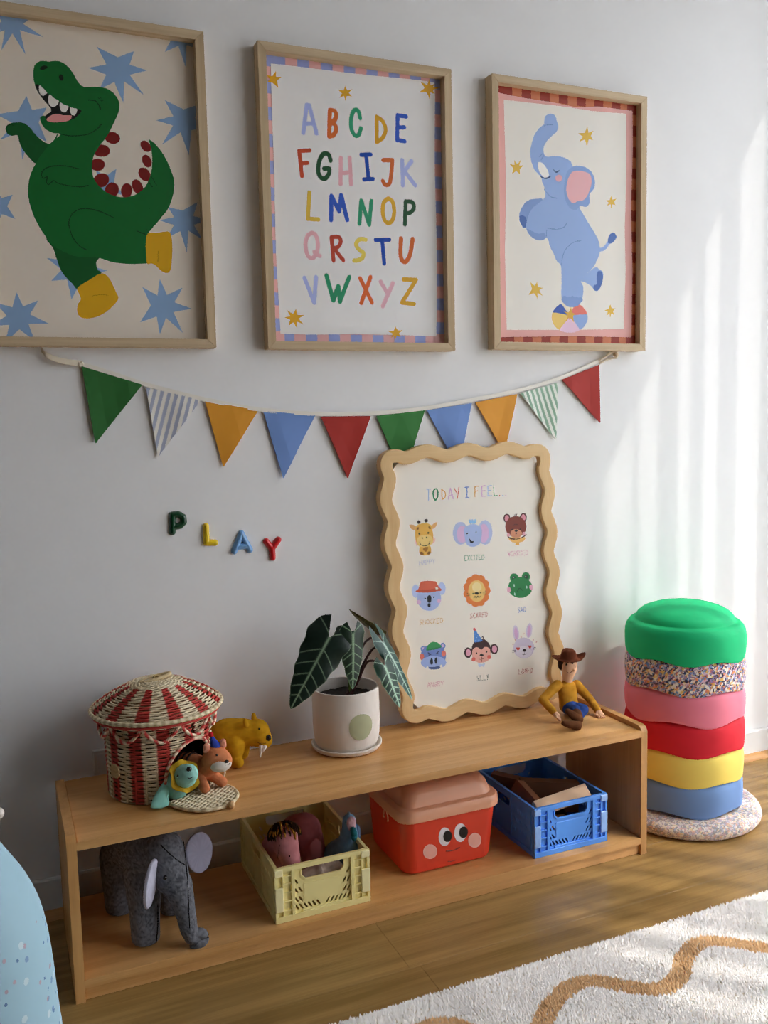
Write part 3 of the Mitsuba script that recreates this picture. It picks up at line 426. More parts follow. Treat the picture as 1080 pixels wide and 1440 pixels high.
  ('#b6bfe0','p',0,'244.2,421.7 240.8,407.6 233.1,397.7 223.2,394.6 213.7,399.1 207.1,410.1 205.3,424.4 208.6,438.4 216.2,448.4 226.2,451.5 235.7,447.1 242.3,436.1'),
  ('#d9b8dc','p',0,'179.1,421.6 176.7,411.9 171.2,405.2 163.9,403.1 157,406.2 152.2,413.7 150.9,423.6 153.3,433.2 158.8,440 166,442.2 172.9,439 177.8,431.5'),
  ('#d9b8dc','p',0,'234.5,420.4 232.1,409.6 226.7,402 219.8,399.6 213.2,403 208.7,411.3 207.4,422.3 209.8,433 215.2,440.6 222.1,443.1 228.7,439.7 233.3,431.4'),
  ('#a9bbe4','p',0,'171.4,435.9 185.2,443.6 198.6,443.5 211.9,437.8 216.6,425.6 214,410 209.8,398.4 196,392.3 182.6,394.2 174.1,401.1 171.3,417'),
  ('#8fc0ea','p',0,'190,451 190.2,448.2 189.5,446.1 188.2,445.1 186.5,445.6 184.9,447.4 183.9,450.1 183.7,452.9 184.3,455 185.7,456 187.4,455.5 189,453.7'),
  ('#8fc0ea','p',0,'196.3,449.9 195.7,447.2 194.5,445.3 192.9,444.6 191.4,445.5 190.3,447.6 190,450.4 190.6,453.1 191.9,455 193.5,455.6 195,454.8 196,452.7'),
  ('#8fc0ea','p',0,'202.4,448.9 201.1,446.4 199.4,444.8 197.6,444.5 196.4,445.6 195.9,447.9 196.4,450.6 197.7,453.1 199.5,454.7 201.2,455 202.5,453.8 202.9,451.6'),
  ('#222222','p',0,'179.7,423.5 179.4,422.8 178.7,422.2 177.8,422.1 177,422.4 176.3,423 176.1,423.8 176.4,424.5 177.1,425.1 178,425.2 178.9,424.9 179.5,424.3'),
  ('#222222','p',0,'203.1,424.6 202.8,423.8 202.1,423.3 201.2,423.2 200.3,423.4 199.7,424.1 199.5,424.9 199.7,425.6 200.4,426.2 201.3,426.3 202.2,426 202.9,425.4'),
  ('#1d1d28','p',0,'182.7,412.3 187.7,406 194.4,404.7 190.6,400.7 184.4,402.3'),
  ('#4f2220','p',0,'294.1,451.1 292.6,445.9 289,442.4 284.3,441.3 279.8,443 276.6,447 275.6,452.3 277.2,457.4 280.7,461 285.4,462.1 290,460.4 293.2,456.3'),
  ('#d78f9b','p',0,'290.9,451.3 289.9,447.5 287.5,444.9 284.5,444.1 281.5,445.3 279.5,448.2 278.9,452.1 279.9,455.8 282.2,458.4 285.3,459.3 288.2,458.1 290.3,455.1'),
  ('#4f2220','p',0,'339.2,450.2 337.6,445 334,441.4 329.2,440.3 324.6,442 321.3,446.1 320.4,451.4 321.9,456.5 325.5,460.1 330.3,461.2 334.9,459.5 338.2,455.5'),
  ('#d78f9b','p',0,'335.9,450.4 334.8,446.6 332.5,443.9 329.4,443.1 326.3,444.3 324.3,447.3 323.6,451.2 324.7,454.9 327,457.6 330.1,458.4 333.1,457.2 335.2,454.3'),
  ('#7e3526','p',0,'337.1,428.4 332.5,416.2 321.4,407.8 306.7,405.5 292.5,409.9 282.4,419.8 279.2,432.4 283.7,444.5 294.7,452.9 309.3,455.3 323.6,451 333.8,441.2'),
  ('#4f2220','s',1.74,'304.5,453.6 307.6,459.4'),
  ('#4f2220','s',1.74,'308.3,454.2 312.3,460'),
  ('#e8b463','p',0,'287,403.8 295.1,407.2 318.5,405.5 332.5,403.2 327.4,395.5 313.1,392.5 296.8,395'),
  ('#e0a84e','q',0,'305.2,394.3 315.5,393.6 315.1,386.3 304.8,387.1'),
  ('#4f2220','p',0,'281.5,413 295,404.8 316,402.4 335.3,411.1 330.3,405.4 313.5,400.6 292.5,402.1'),
  ('#cf8d6c','p',0,'324,413.2 321.6,408.1 315.6,404.7 307.6,403.9 299.7,405.8 294.1,410.1 292.3,415.4 294.7,420.5 300.7,423.9 308.7,424.7 316.5,422.8 322.2,418.5'),
  ('#1b1214','p',0,'312.7,420.8 312,419.5 310.5,418.5 308.3,418.3 306.2,418.8 304.8,420 304.3,421.4 304.9,422.8 306.5,423.7 308.6,423.9 310.7,423.4 312.2,422.3'),
  ('#1b1214','p',0,'310,414.2 309.7,413.2 309,412.5 308,412.3 307.1,412.6 306.5,413.4 306.3,414.4 306.6,415.4 307.3,416.1 308.2,416.3 309.1,416 309.8,415.2'),
  ('#1b1214','p',0,'299.8,424.6 299.5,423.8 298.8,423.2 297.8,423.1 296.9,423.4 296.3,424 296,424.8 296.3,425.6 297,426.1 298,426.3 298.9,426 299.6,425.4'),
  ('#1b1214','p',0,'321.8,423.8 321.5,423 320.8,422.5 319.8,422.3 318.9,422.6 318.2,423.3 318,424.1 318.3,424.9 319,425.4 320,425.6 320.9,425.3 321.6,424.6'),
  ('#e3a7b2','p',0,'291.2,412.3 290.5,410.3 288.9,409 286.8,408.6 284.8,409.3 283.3,410.9 282.9,412.9 283.5,414.9 285.1,416.2 287.2,416.6 289.3,415.9 290.8,414.3'),
  ('#e3a7b2','p',0,'333.4,412.5 332.8,410.5 331.1,409.1 329,408.7 326.9,409.4 325.4,411 325,413.1 325.6,415.1 327.3,416.4 329.4,416.8 331.5,416.1 333,414.5'),
  ('#4f2220','s',1.3,'299.8,434.6 308.3,436.4 315.2,433.6'),
  ('#b8c6ea','p',0,'49.9,303.8 48.3,296.4 44.5,291.3 39.8,289.8 35.2,292.3 32.1,298 31.2,305.6 32.9,312.9 36.6,318 41.4,319.5 45.9,317.1 49.1,311.3'),
  ('#b8c6ea','p',0,'115.5,302.8 113.9,295.7 110.1,290.8 105.2,289.4 100.5,291.8 97.2,297.3 96.3,304.6 98,311.6 101.8,316.5 106.7,318 111.4,315.6 114.6,310.1'),
  ('#a8b8e2','p',0,'103.2,282.4 98.3,268.5 86.7,259.2 71.5,256.9 56.7,262.3 46.4,273.9 43.2,288.4 47.9,302.2 59.4,311.5 74.5,313.9 89.4,308.6 99.9,297.1'),
  ('#d9b5d6','p',0,'52.5,278.6 51.6,276.2 49.5,274.6 46.8,274.2 44.1,275.1 42.2,277.1 41.6,279.7 42.4,282.1 44.5,283.7 47.3,284.1 50,283.1 51.9,281.1'),
  ('#d9b5d6','p',0,'102.5,276.3 101.7,273.9 99.8,272.2 97.4,271.8 95,272.7 93.4,274.7 92.9,277.3 93.7,279.7 95.5,281.4 97.9,281.8 100.3,280.9 101.9,278.9'),
  ('#d8664a','p',0,'41.2,302.8 47.9,309.3 53.3,323 63.3,324.9 83,323.4 92.8,320.4 98.2,309.8 105.7,300.1 91.7,299 67.8,298.4'),
  ('#c4553c','p',0,'41.2,302.8 47.7,306.8 68.1,304.8 96,306.4 106.5,300 91.7,299 67.8,298.4'),
  ('#f0ead8','q',0,'88.5,309.9 93,308 95.2,309.7 95.6,307 99.2,305.4 95.4,304.6 95.2,300.7 92.8,304.1 89.6,303.8 91.3,306.2'),
  ('#16161c','p',0,'79.2,283 78.3,278.8 76.1,275.9 73.2,275 70.5,276.4 68.7,279.8 68.2,284.1 69.2,288.3 71.3,291.2 74.2,292.1 76.9,290.7 78.7,287.3'),
  ('#16161c','p',0,'76.1,269 75.5,266.9 73.9,265.5 71.9,265.1 70,265.9 68.6,267.6 68.2,269.8 68.9,271.9 70.4,273.3 72.4,273.7 74.3,272.9 75.7,271.2'),
  ('#16161c','p',0,'65.1,285.9 64.8,285 64.1,284.4 63.1,284.3 62.1,284.6 61.4,285.3 61.2,286.2 61.5,287.1 62.3,287.7 63.2,287.8 64.2,287.5 64.9,286.8'),
  ('#16161c','p',0,'87,286.5 86.7,285.7 85.9,285.1 84.9,284.9 83.9,285.3 83.2,286 83,286.9 83.3,287.8 84.1,288.4 85.1,288.5 86.1,288.2 86.8,287.4'),
  ('#df7f3c','p',0,'232.2,287.1 230.4,282.3 226.1,279.1 220.4,278.3 214.8,280.2 210.9,284.2 209.6,289.3 211.4,294.1 215.7,297.3 221.4,298.1 227,296.2 231,292.2'),
  ('#df7f3c','p',0,'227.4,272 225.6,267.2 221.3,264 215.6,263.3 210,265.2 206.1,269.2 204.9,274.3 206.6,279.1 210.9,282.3 216.6,283 222.2,281.1 226.2,277.1'),
  ('#df7f3c','p',0,'216.2,262.6 214.4,257.8 210.1,254.6 204.4,253.8 198.9,255.7 195,259.8 193.7,264.8 195.5,269.6 199.8,272.8 205.4,273.6 211,271.7 214.9,267.6'),
  ('#df7f3c','p',0,'202.1,261.7 200.4,256.9 196.1,253.7 190.4,253 184.9,254.9 181,258.9 179.8,264 181.6,268.7 185.8,271.9 191.5,272.7 197,270.8 200.9,266.8'),
  ('#df7f3c','p',0,'189.7,269.7 188,264.9 183.7,261.7 178.1,261 172.6,262.9 168.8,266.9 167.5,271.9 169.3,276.7 173.5,279.8 179.1,280.6 184.6,278.7 188.5,274.7'),
  ('#df7f3c','p',0,'182.9,283.9 181.2,279.1 176.9,275.9 171.3,275.2 165.8,277 162,281 160.8,286 162.5,290.8 166.7,294 172.3,294.7 177.8,292.9 181.7,288.9'),
  ('#df7f3c','p',0,'183.8,299.8 182,295.1 177.8,291.9 172.1,291.1 166.7,293 162.8,296.9 161.6,302 163.3,306.7 167.6,309.9 173.2,310.7 178.6,308.8 182.5,304.9'),
  ('#df7f3c','p',0,'192,312.6 190.2,307.8 186,304.6 180.4,303.8 174.9,305.6 171,309.6 169.8,314.6 171.5,319.4 175.8,322.6 181.4,323.4 186.9,321.6 190.8,317.6'),
  ('#df7f3c','p',0,'205.1,318 203.3,313.3 199,310 193.4,309.2 187.9,311.1 184,315 182.8,320.1 184.5,324.9 188.8,328.1 194.4,328.9 199.9,327.1 203.8,323.1'),
  ('#df7f3c','p',0,'218.9,314.5 217.1,309.7 212.8,306.4 207.1,305.7 201.6,307.5 197.7,311.5 196.5,316.5 198.2,321.3 202.5,324.5 208.2,325.4 213.7,323.5 217.6,319.5'),
  ('#df7f3c','p',0,'229,302.9 227.3,298.1 222.9,294.9 217.2,294.1 211.7,296 207.7,300 206.5,305.1 208.3,309.8 212.6,313.1 218.3,313.9 223.8,312 227.8,308'),
  ('#df7f3c','p',0,'221.7,288.1 217.6,274.7 207.6,265.6 194.5,263.3 181.9,268.3 173.1,279.2 170.4,293.1 174.5,306.4 184.4,315.5 197.4,317.9 210.1,313.1 219,302.2'),
  ('#e8c070','p',0,'218.3,287.3 214.7,275.2 206,266.9 194.6,264.7 183.6,269.2 176,279.1 173.6,291.7 177.3,303.7 185.9,312 197.2,314.3 208.2,309.9 216,300.1'),
  ('#f0d99c','p',0,'208.8,297.4 206.9,292.1 202.1,288.6 195.8,287.7 189.7,289.8 185.4,294.2 184,299.8 185.9,305.1 190.7,308.7 197,309.6 203.1,307.5 207.4,303.1'),
  ('#18120e','p',0,'201,283.5 200.2,282.1 198.2,281.3 195.5,281.1 192.8,281.8 190.9,283.1 190.2,284.6 191,286 193.1,286.8 195.8,287 198.4,286.3 200.4,285.1'),
  ('#18120e','p',0,'188.2,284.4 187.8,283.5 187,283 186,282.8 185,283.2 184.3,283.9 184,284.8 184.4,285.7 185.1,286.3 186.2,286.5 187.2,286.1 187.9,285.4'),
  ('#18120e','p',0,'207.3,284.4 207,283.5 206.2,282.9 205.1,282.8 204.1,283.1 203.4,283.8 203.1,284.8 203.5,285.7 204.3,286.3 205.3,286.4 206.3,286.1 207.1,285.3'),
  ('#18120e','l',1.56,'187.2,275 190.7,278.3 193.8,273.6 197.4,277.7 200.5,273.7 204,277'),
  ('#4a3216','l',0.97,'168.9,287.4 178.2,284'),
  ('#4a3216','l',0.97,'169.8,281.1 178,281'),
  ('#4a3216','l',0.98,'211.5,284.3 221.2,286.3'),
  ('#4a3216','l',0.98,'211.3,280.7 220.1,280.5'),
  ('#1d7a3e','p',0,'308.7,310.3 306.9,305.4 302.4,302.2 296.6,301.4 290.8,303.2 286.8,307.3 285.5,312.4 287.3,317.3 291.7,320.6 297.6,321.4 303.3,319.5 307.4,315.5'),
  ('#123d22','p',0,'302.6,309.4 301.7,307 299.6,305.5 296.7,305.1 294,306 292,307.9 291.4,310.4 292.3,312.7 294.4,314.3 297.2,314.7 300,313.8 302,311.9'),
  ('#e9efe9','p',0,'297.1,311.7 296.9,311.2 296.4,310.8 295.7,310.8 295.1,311 294.7,311.4 294.5,312 294.7,312.5 295.2,312.9 295.9,313 296.5,312.8 296.9,312.3'),
  ('#1d7a3e','p',0,'341.4,310 339.6,305 335.1,301.7 329.1,300.9 323.3,302.8 319.2,306.9 317.9,312.1 319.7,317 324.2,320.3 330.2,321.1 336,319.2 340.1,315.1'),
  ('#123d22','p',0,'335.2,309 334.4,306.7 332.2,305.1 329.3,304.7 326.5,305.6 324.6,307.6 323.9,310 324.8,312.4 327,314 329.8,314.4 332.6,313.5 334.6,311.5'),
  ('#e9efe9','p',0,'329.7,311.4 329.5,310.9 329,310.5 328.3,310.4 327.7,310.6 327.2,311.1 327.1,311.6 327.3,312.2 327.8,312.5 328.4,312.6 329.1,312.4 329.5,312'),
  ('#1d7a3e','p',0,'346.2,283.2 341.1,271.2 328.3,263.4 311.4,261.8 295,266.7 283.4,276.9 279.6,289.6 284.6,301.4 297.2,309.2 313.9,311 330.5,306.1 342.3,296'),
  ('#e0aec0','p',0,'287,283.6 286.1,280.5 283.9,278.4 281.1,277.9 278.4,279 276.5,281.5 275.9,284.7 276.8,287.8 279,289.9 281.8,290.5 284.5,289.3 286.4,286.8'),
  ('#e0aec0','p',0,'348.9,284 348,280.9 345.8,278.8 342.9,278.2 340.1,279.3 338.1,281.9 337.5,285.1 338.4,288.2 340.6,290.4 343.5,290.9 346.3,289.8 348.3,287.3'),
  ('#0e3d20','s',1.61,'305,279.6 311.7,285 318,279.1'),
  ('#bfe0d4','p',0,'297.8,292.7 297.5,291 296.8,289.8 295.9,289.5 295.1,290 294.5,291.3 294.4,293 294.7,294.6 295.4,295.8 296.3,296.2 297.1,295.6 297.7,294.3'),
  ('#bfe0d4','p',0,'298.5,272.1 298.2,270.4 297.5,269.2 296.6,268.9 295.8,269.4 295.2,270.7 295.1,272.4 295.4,274 296.1,275.2 297,275.6 297.8,275 298.4,273.7'),
  ('#bfe0d4','p',0,'331.8,285.7 331.5,284 330.8,282.8 329.9,282.5 329.1,283 328.5,284.3 328.4,286 328.7,287.7 329.4,288.8 330.3,289.2 331.1,288.7 331.7,287.4'),
  ('#6f86c4','p',0,'58.6,172.1 57.6,168.8 55.1,166.6 52,166.1 48.9,167.4 46.7,170.2 46.1,173.7 47.1,176.9 49.5,179.1 52.7,179.6 55.8,178.3 57.9,175.6'),
  ('#c9b3d6','p',0,'55.5,172.5 54.9,170.6 53.7,169.3 52.1,169 50.6,169.7 49.5,171.3 49.2,173.3 49.7,175.2 50.9,176.5 52.5,176.8 54.1,176.1 55.1,174.5'),
  ('#6f86c4','p',0,'108.6,173.2 107.6,169.9 105.1,167.6 101.8,167.1 98.7,168.4 96.5,171.2 95.8,174.7 96.9,178 99.3,180.2 102.6,180.8 105.7,179.5 107.9,176.7'),
  ('#c9b3d6','p',0,'105.4,173.6 104.9,171.6 103.6,170.3 102,170 100.4,170.7 99.3,172.3 99,174.3 99.5,176.3 100.8,177.6 102.4,177.9 104,177.2 105.1,175.6'),
  ('#6f86c4','p',0,'108.6,150 103.6,137.1 91.4,128.7 75.3,127.2 59.7,132.9 48.7,144.2 45.2,158 50.1,170.8 62.2,179.2 78.1,180.8 93.8,175.3 105,164'),
  ('#3c9a5a','p',0,'60,168.7 65.4,180.6 77.6,186.3 91.3,181 97.6,171.3 78.9,171.8'),
  ('#2f8450','p',0,'60,168.7 78.9,171.8 97.6,171.3 80.6,167.9'),
  ('#d8766a','p',0,'53.7,155.2 52.8,151.7 50.7,149.3 47.9,148.7 45.2,150 43.3,152.9 42.8,156.5 43.7,160 45.8,162.4 48.6,163 51.3,161.7 53.2,158.8'),
  ('#d8766a','p',0,'108.9,155.4 107.9,151.9 105.7,149.5 102.9,148.9 100.1,150.2 98.2,153.1 97.7,156.8 98.6,160.3 100.8,162.7 103.7,163.3 106.4,162 108.3,159.1'),
  ('#9db2e2','p',0,'108.2,134.5 103.5,127.5 91.5,123.5 75.5,123.6 59.8,127.7 48.6,134.7 44.8,142.7 49.4,149.6 61.2,153.6 77.1,153.6 92.9,149.6 104.3,142.6'),
  ('#18202e','p',0,'75.2,141.6 74.6,138.1 73.1,135.7 71.3,134.9 69.6,136.1 68.4,138.9 68.1,142.5 68.8,146.1 70.2,148.5 72.1,149.2 73.8,148 75,145.3'),
  ('#18202e','p',0,'86.5,142 85.8,138.5 84.3,136 82.5,135.3 80.8,136.5 79.6,139.3 79.3,142.9 80,146.4 81.4,148.9 83.3,149.6 85,148.4 86.2,145.6'),
  ('#4b5f94','p',0,'64.7,129.7 76.6,128.9 93.7,128.4 91.1,123.3 76.2,122.8 65.6,126'),
  ('#e9e6df','p',0,'63.8,128.4 63.3,126.7 62,125.5 60.4,125.2 58.9,125.9 57.8,127.4 57.5,129.2 58,130.9 59.2,132.1 60.8,132.4 62.4,131.7 63.5,130.2'),
  ('#e9e6df','p',0,'98.5,127.4 98,125.7 96.8,124.5 95.1,124.2 93.6,124.9 92.5,126.4 92.1,128.2 92.7,130 93.9,131.1 95.5,131.4 97.1,130.7 98.2,129.3'),
  ('#27304e','l',1.51,'63.7,162.9 71.3,157.6'),
  ('#27304e','l',1.52,'91.5,162.3 84.1,158.1'),
  ('#27304e','p',0,'67.7,157.3 67.5,156.6 66.9,156.2 66.1,156.1 65.3,156.4 64.7,157 64.6,157.7 64.8,158.4 65.4,158.9 66.2,159 67,158.7 67.6,158.1'),
  ('#27304e','p',0,'89.7,157.4 89.4,156.8 88.8,156.3 88,156.2 87.2,156.5 86.7,157.1 86.5,157.8 86.8,158.5 87.4,159 88.2,159.1 89,158.8 89.5,158.2'),
  ('#3c2021','p',0,'176,148.8 174.3,143 170.4,139 165.1,138.1 160.1,140.3 156.6,145.2 155.5,151.4 157.2,157.2 161.2,161.1 166.4,162.1 171.4,159.8 175,155'),
  ('#e0a3b8','p',0,'173.2,149.2 172.1,145.1 169.5,142.3 166.1,141.6 162.9,143.1 160.7,146.5 160,150.8 161.1,154.9 163.7,157.6 167,158.3 170.3,156.8 172.5,153.5'),
  ('#3c2021','p',0,'245.3,148.7 243.6,142.8 239.5,138.8 234.2,137.8 229,140.1 225.4,145 224.3,151.3 226,157.2 230.1,161.1 235.4,162.1 240.6,159.9 244.2,154.9'),
  ('#e0a3b8','p',0,'242.4,149 241.3,144.9 238.6,142.1 235.2,141.4 231.9,142.9 229.6,146.4 228.9,150.7 230,154.8 232.6,157.6 236.1,158.3 239.4,156.8 241.7,153.4'),
  ('#3c2021','p',0,'226.2,148.1 222.1,135.3 212,126.8 198.9,124.9 186.3,130.1 177.4,140.9 174.7,154.5 178.8,167.2 188.7,175.6 201.7,177.6 214.4,172.6 223.4,161.7'),
  ('#e6ab9c','p',0,'176.1,141.5 178.5,155.8 190.3,159.9 200.4,153.1 210.3,158.2 222.6,152.2 224.7,135.3 217.9,125.8 205.1,122.3 190.5,124.2 180.5,130.6'),
  ('#d9675c','p',0,'183.9,132.4 183.1,130.1 181.2,128.6 178.7,128.3 176.3,129.2 174.5,131.2 174,133.6 174.8,135.9 176.7,137.4 179.2,137.8 181.6,136.8 183.4,134.8'),
  ('#d9675c','p',0,'225.4,132.2 224.6,129.9 222.7,128.4 220.1,128.1 217.6,129.1 215.9,131 215.3,133.5 216.1,135.8 218.1,137.3 220.6,137.7 223.1,136.7 224.9,134.7'),
  ('#1b1214','p',0,'206,139.1 205.2,137.8 203.3,136.9 200.8,136.8 198.4,137.6 196.6,138.9 196,140.4 196.7,141.8 198.6,142.6 201.1,142.7 203.6,142 205.4,140.7'),
  ('#1b1214','p',0,'189.6,145.6 189.3,144.6 188.5,143.9 187.4,143.7 186.4,144.1 185.7,145 185.5,146.1 185.8,147.2 186.6,147.9 187.6,148.1 188.7,147.7 189.4,146.8'),
  ('#1b1214','p',0,'216,145.6 215.6,144.6 214.8,143.9 213.8,143.7 212.7,144.1 212,145 211.8,146.2 212.1,147.2 212.9,147.9 214,148.1 215,147.7 215.8,146.8'),
  ('#7a3d34','s',1.18,'193.8,131.1 200.5,131 207.7,131.9'),
  ('#7a3d34','l',1.18,'201.1,134.6 201,124.3'),
  ('#4f86cf','q',0,'183.4,201.1 187.5,200.6 205.6,172.7 195.1,171.1 183.5,171.4'),
  ('#bcd6f0','p',0,'189.1,191.3 188.9,190.7 188.4,190.4 187.8,190.3 187.2,190.5 186.7,191 186.6,191.5 186.8,192.1 187.3,192.4 187.9,192.5 188.5,192.3 188.9,191.8'),
  ('#bcd6f0','p',0,'190.7,181.9 190.5,181.4 190,181 189.4,180.9 188.8,181.2 188.3,181.6 188.2,182.2 188.4,182.7 188.9,183.1 189.5,183.1 190.1,182.9 190.5,182.5'),
  ('#bcd6f0','p',0,'196.6,175.7 196.4,175.1 195.9,174.8 195.3,174.7 194.7,174.9 194.2,175.4 194.1,176 194.3,176.5 194.8,176.8 195.4,176.9 196,176.7 196.5,176.2'),
  ('#bcd6f0','p',0,'188.2,174.8 188,174.3 187.5,174 186.9,173.9 186.3,174.1 185.9,174.6 185.7,175.1 185.9,175.7 186.4,176 187,176.1 187.6,175.9 188.1,175.4'),
  ('#bcd6f0','p',0,'194.2,185.1 194,184.6 193.5,184.3 192.9,184.2 192.3,184.4 191.8,184.9 191.7,185.4 191.9,186 192.4,186.3 193,186.4 193.6,186.2 194,185.7'),
  ('#c95a5c','p',0,'188.8,201.6 188.2,200 186.8,198.9 184.9,198.7 183.1,199.4 181.8,200.7 181.4,202.4 181.9,204 183.4,205 185.2,205.3 187.1,204.6 188.4,203.3'),
  ('#3c2021','s',1.96,'201.9,180.6 206.1,181.9 207.2,178.1'),
  ('#c6d2e8','p',0,'190.4,122 200.7,119.2 209.2,121 204.6,112 200.6,116.2 194.1,112.6'),
  ('#cfc4d6','p',0,'303.7,180.4 303.1,171.4 300.4,164.9 296.4,162.7 292.2,165.3 288.9,172 287.4,181 288,190 290.7,196.5 294.6,198.7 298.9,196.2 302.2,189.4'),
  ('#cfc4d6','p',0,'340,180.4 337.4,172 333.3,166.3 328.8,164.9 325.1,168 323.2,175 323.6,183.8 326.2,192.2 330.3,198 334.9,199.4 338.6,196.3 340.5,189.3'),
  ('#d4a9cd','p',0,'300.2,179.7 300,172.6 298.7,167.5 296.6,165.6 294.4,167.6 292.5,172.9 291.6,180.1 291.8,187.2 293.2,192.3 295.2,194.2 297.5,192.2 299.3,186.9'),
  ('#d4a9cd','p',0,'336.1,180.1 334.3,173.4 331.8,168.8 329.4,167.4 327.5,169.7 326.8,175 327.4,181.9 329.2,188.6 331.7,193.2 334.2,194.6 336,192.4 336.7,187.1'),
  ('#cfc4d6','p',0,'344.2,139.1 339.6,127.2 328.6,119.4 314.1,117.9 299.9,123.1 290,133.4 286.8,146.2 291.3,158 302.1,165.7 316.6,167.3 330.8,162.3 340.9,152'),
  ('#dbd3de','p',0,'336.7,130.6 333.4,123.8 325.1,119.6 314.1,119.1 303.4,122.4 295.7,128.6 293.2,136 296.5,142.7 304.6,146.9 315.6,147.5 326.4,144.3 334.1,138.1'),
  ('#c2483f','p',0,'299,138.3 294.5,144.5 296.8,146.8 299.3,144.6 302,146.2 304,143.3'),
  ('#c2483f','p',0,'331.8,138.7 327.3,145 329.6,147.3 332.1,145.1 334.8,146.7 336.9,143.8'),
  ('#1b1418','p',0,'321.1,136.3 320.4,134.7 318.6,133.7 316.2,133.5 313.8,134.3 312.1,135.7 311.6,137.5 312.3,139.1 314.1,140.1 316.5,140.2 318.9,139.5 320.6,138.1'),
  ('#3a2c34','s',1.22,'310.2,128.2 315.4,126.1 321.1,128'),
  ('#3a2c34','l',1.02,'316.2,134.3 315.8,126.8'),
  ('#4a4048','l',1.01,'283.5,141 293.4,140.1'),
  ('#4a4048','l',1.01,'283.3,136.1 293.3,136.7'),
  ('#4a4048','l',1.02,'339.3,138.9 349.1,140.4'),
  ('#4a4048','l',1.02,'339.2,136.7 349.3,135.8'),
  ('#d29a94','p',0,'288.6,154.6 288.3,153.9 287.6,153.4 286.8,153.3 285.9,153.6 285.3,154.2 285.1,155 285.4,155.7 286,156.2 286.9,156.3 287.8,156 288.4,155.3'),
  ('#d29a94','p',0,'294.2,164 294,163.3 293.3,162.8 292.4,162.7 291.6,163 291,163.6 290.8,164.4 291.1,165.1 291.7,165.6 292.6,165.7 293.4,165.4 294,164.8'),
  ('#d29a94','p',0,'318.8,176.1 318.5,175.4 317.9,174.9 317,174.8 316.1,175.1 315.5,175.8 315.3,176.5 315.6,177.2 316.3,177.7 317.1,177.8 318,177.5 318.6,176.9'),
  ('#d29a94','p',0,'344.2,158 344,157.3 343.3,156.8 342.4,156.7 341.5,157 340.9,157.7 340.7,158.4 341,159.2 341.7,159.6 342.6,159.7 343.4,159.4 344,158.8'),
  ('#d29a94','p',0,'352.8,152.1 352.5,151.4 351.8,150.9 350.9,150.8 350.1,151.1 349.5,151.7 349.3,152.5 349.5,153.2 350.2,153.7 351.1,153.8 352,153.5 352.6,152.9'),
  ('#d29a94','p',0,'311,169.5 310.8,168.8 310.1,168.3 309.2,168.2 308.4,168.5 307.8,169.1 307.6,169.9 307.8,170.6 308.5,171.1 309.4,171.2 310.2,170.9 310.8,170.3'),
  ('#cfa05c','l',1.09,'53.4,237.3 50.3,238.4 47.1,236.2 50,233.1 53,230.4 49.7,227.8 46.7,228.9'),
  ('#cfa05c','l',1.09,'55.8,238.3 55.2,227.6'),
  ('#cfa05c','l',1.09,'62,238.1 61.5,227.5'),
  ('#cfa05c','l',1.09,'55.5,233 61.8,232.8'),
  ('#cfa05c','l',1.09,'67.5,238 64.3,235.4 64,230.1 67,227.3 70.3,229.9 70.5,235.3 67.5,238'),
  ('#cfa05c','l',1.1,'79.3,236.1 76.2,237.8 72.8,232.5 75.6,227.1 78.9,228.6'),
  ('#cfa05c','l',1.1,'81.8,237.7 81.2,227'),
  ('#cfa05c','l',1.1,'88.1,237.5 81.4,231.8'),
  ('#cfa05c','l',1.1,'82.8,232.8 87.5,226.8'),
  ('#cfa05c','l',1.1,'96.8,237.3 90.5,237.5 89.9,226.7 96.2,226.6'),
  ('#cfa05c','l',1.1,'90.2,232.1 95.3,232'),
  ('#cfa05c','l',1.1,'99.2,237.2 98.7,226.5 102.5,226.9 105.3,231.7 103,236.6 99.2,237.2'),
  ('#b25a50','l',1.13,'181.5,237.7 178.7,238.9 175.7,236.5 178.4,233.4 181.1,230.6 178.1,228 175.3,229.1'),
  ('#b25a50','l',1.13,'189.5,237.1 186.7,238.8 183.5,233.4 186.1,227.9 189.1,229.5'),
  ('#b25a50','l',1.13,'191.2,227.8 194.6,238.7 197,227.7'),
  ('#b25a50','l',1.13,'192.5,231.9 196,231.9'),
  ('#b25a50','l',1.14,'199.2,227.7 199.7,238.6 204.4,238 205.4,235.8 204.1,233.6 199.5,233.2'),
  ('#b25a50','l',1.14,'201.2,233.1 205,227.6'),
  ('#b25a50','l',1.14,'213.6,238.5 207.8,238.5 207.2,227.6 213,227.5'),
  ('#b25a50','l',1.14,'207.5,233.1 212.1,233'),
  ('#b25a50','l',1.14,'215.8,238.5 215.2,227.5 218.8,228 221.4,232.9 219.3,237.9 215.8,238.5'),
  ('#5a78be','l',1.17,'309.6,238.1 306.7,239.3 303.6,236.9 306.4,233.7 309.2,230.8 306.1,228.1 303.2,229.3'),
  ('#5a78be','l',1.17,'311.3,228 314.8,239.1 317.2,227.9'),
  ('#5a78be','l',1.17,'312.7,232.2 316.2,232.1'),
  ('#5a78be','l',1.18,'320,239 319.5,227.8 323,228.3 325.7,233.3 323.6,238.4 320,239'),
  ('#d8a3ac','l',1.09,'58.3,84.6 61.9,95.1 64.4,84.3'),
  ('#d8a3ac','l',1.1,'59.7,88.6 63.4,88.4'),
  ('#d8a3ac','l',1.1,'66.7,84.2 67.3,94.9 72.9,83.9 73.5,94.7'),
  ('#d8a3ac','l',1.1,'81.9,92.7 78.9,94.5 75.5,89.2 78.3,83.7 81.5,85.2 81.7,88.4 79.2,88.5'),
  ('#d8a3ac','l',1.1,'83.8,83.5 84.4,94.2 89.3,93.5 90.4,91.3 89.1,89.2 84.1,88.9'),
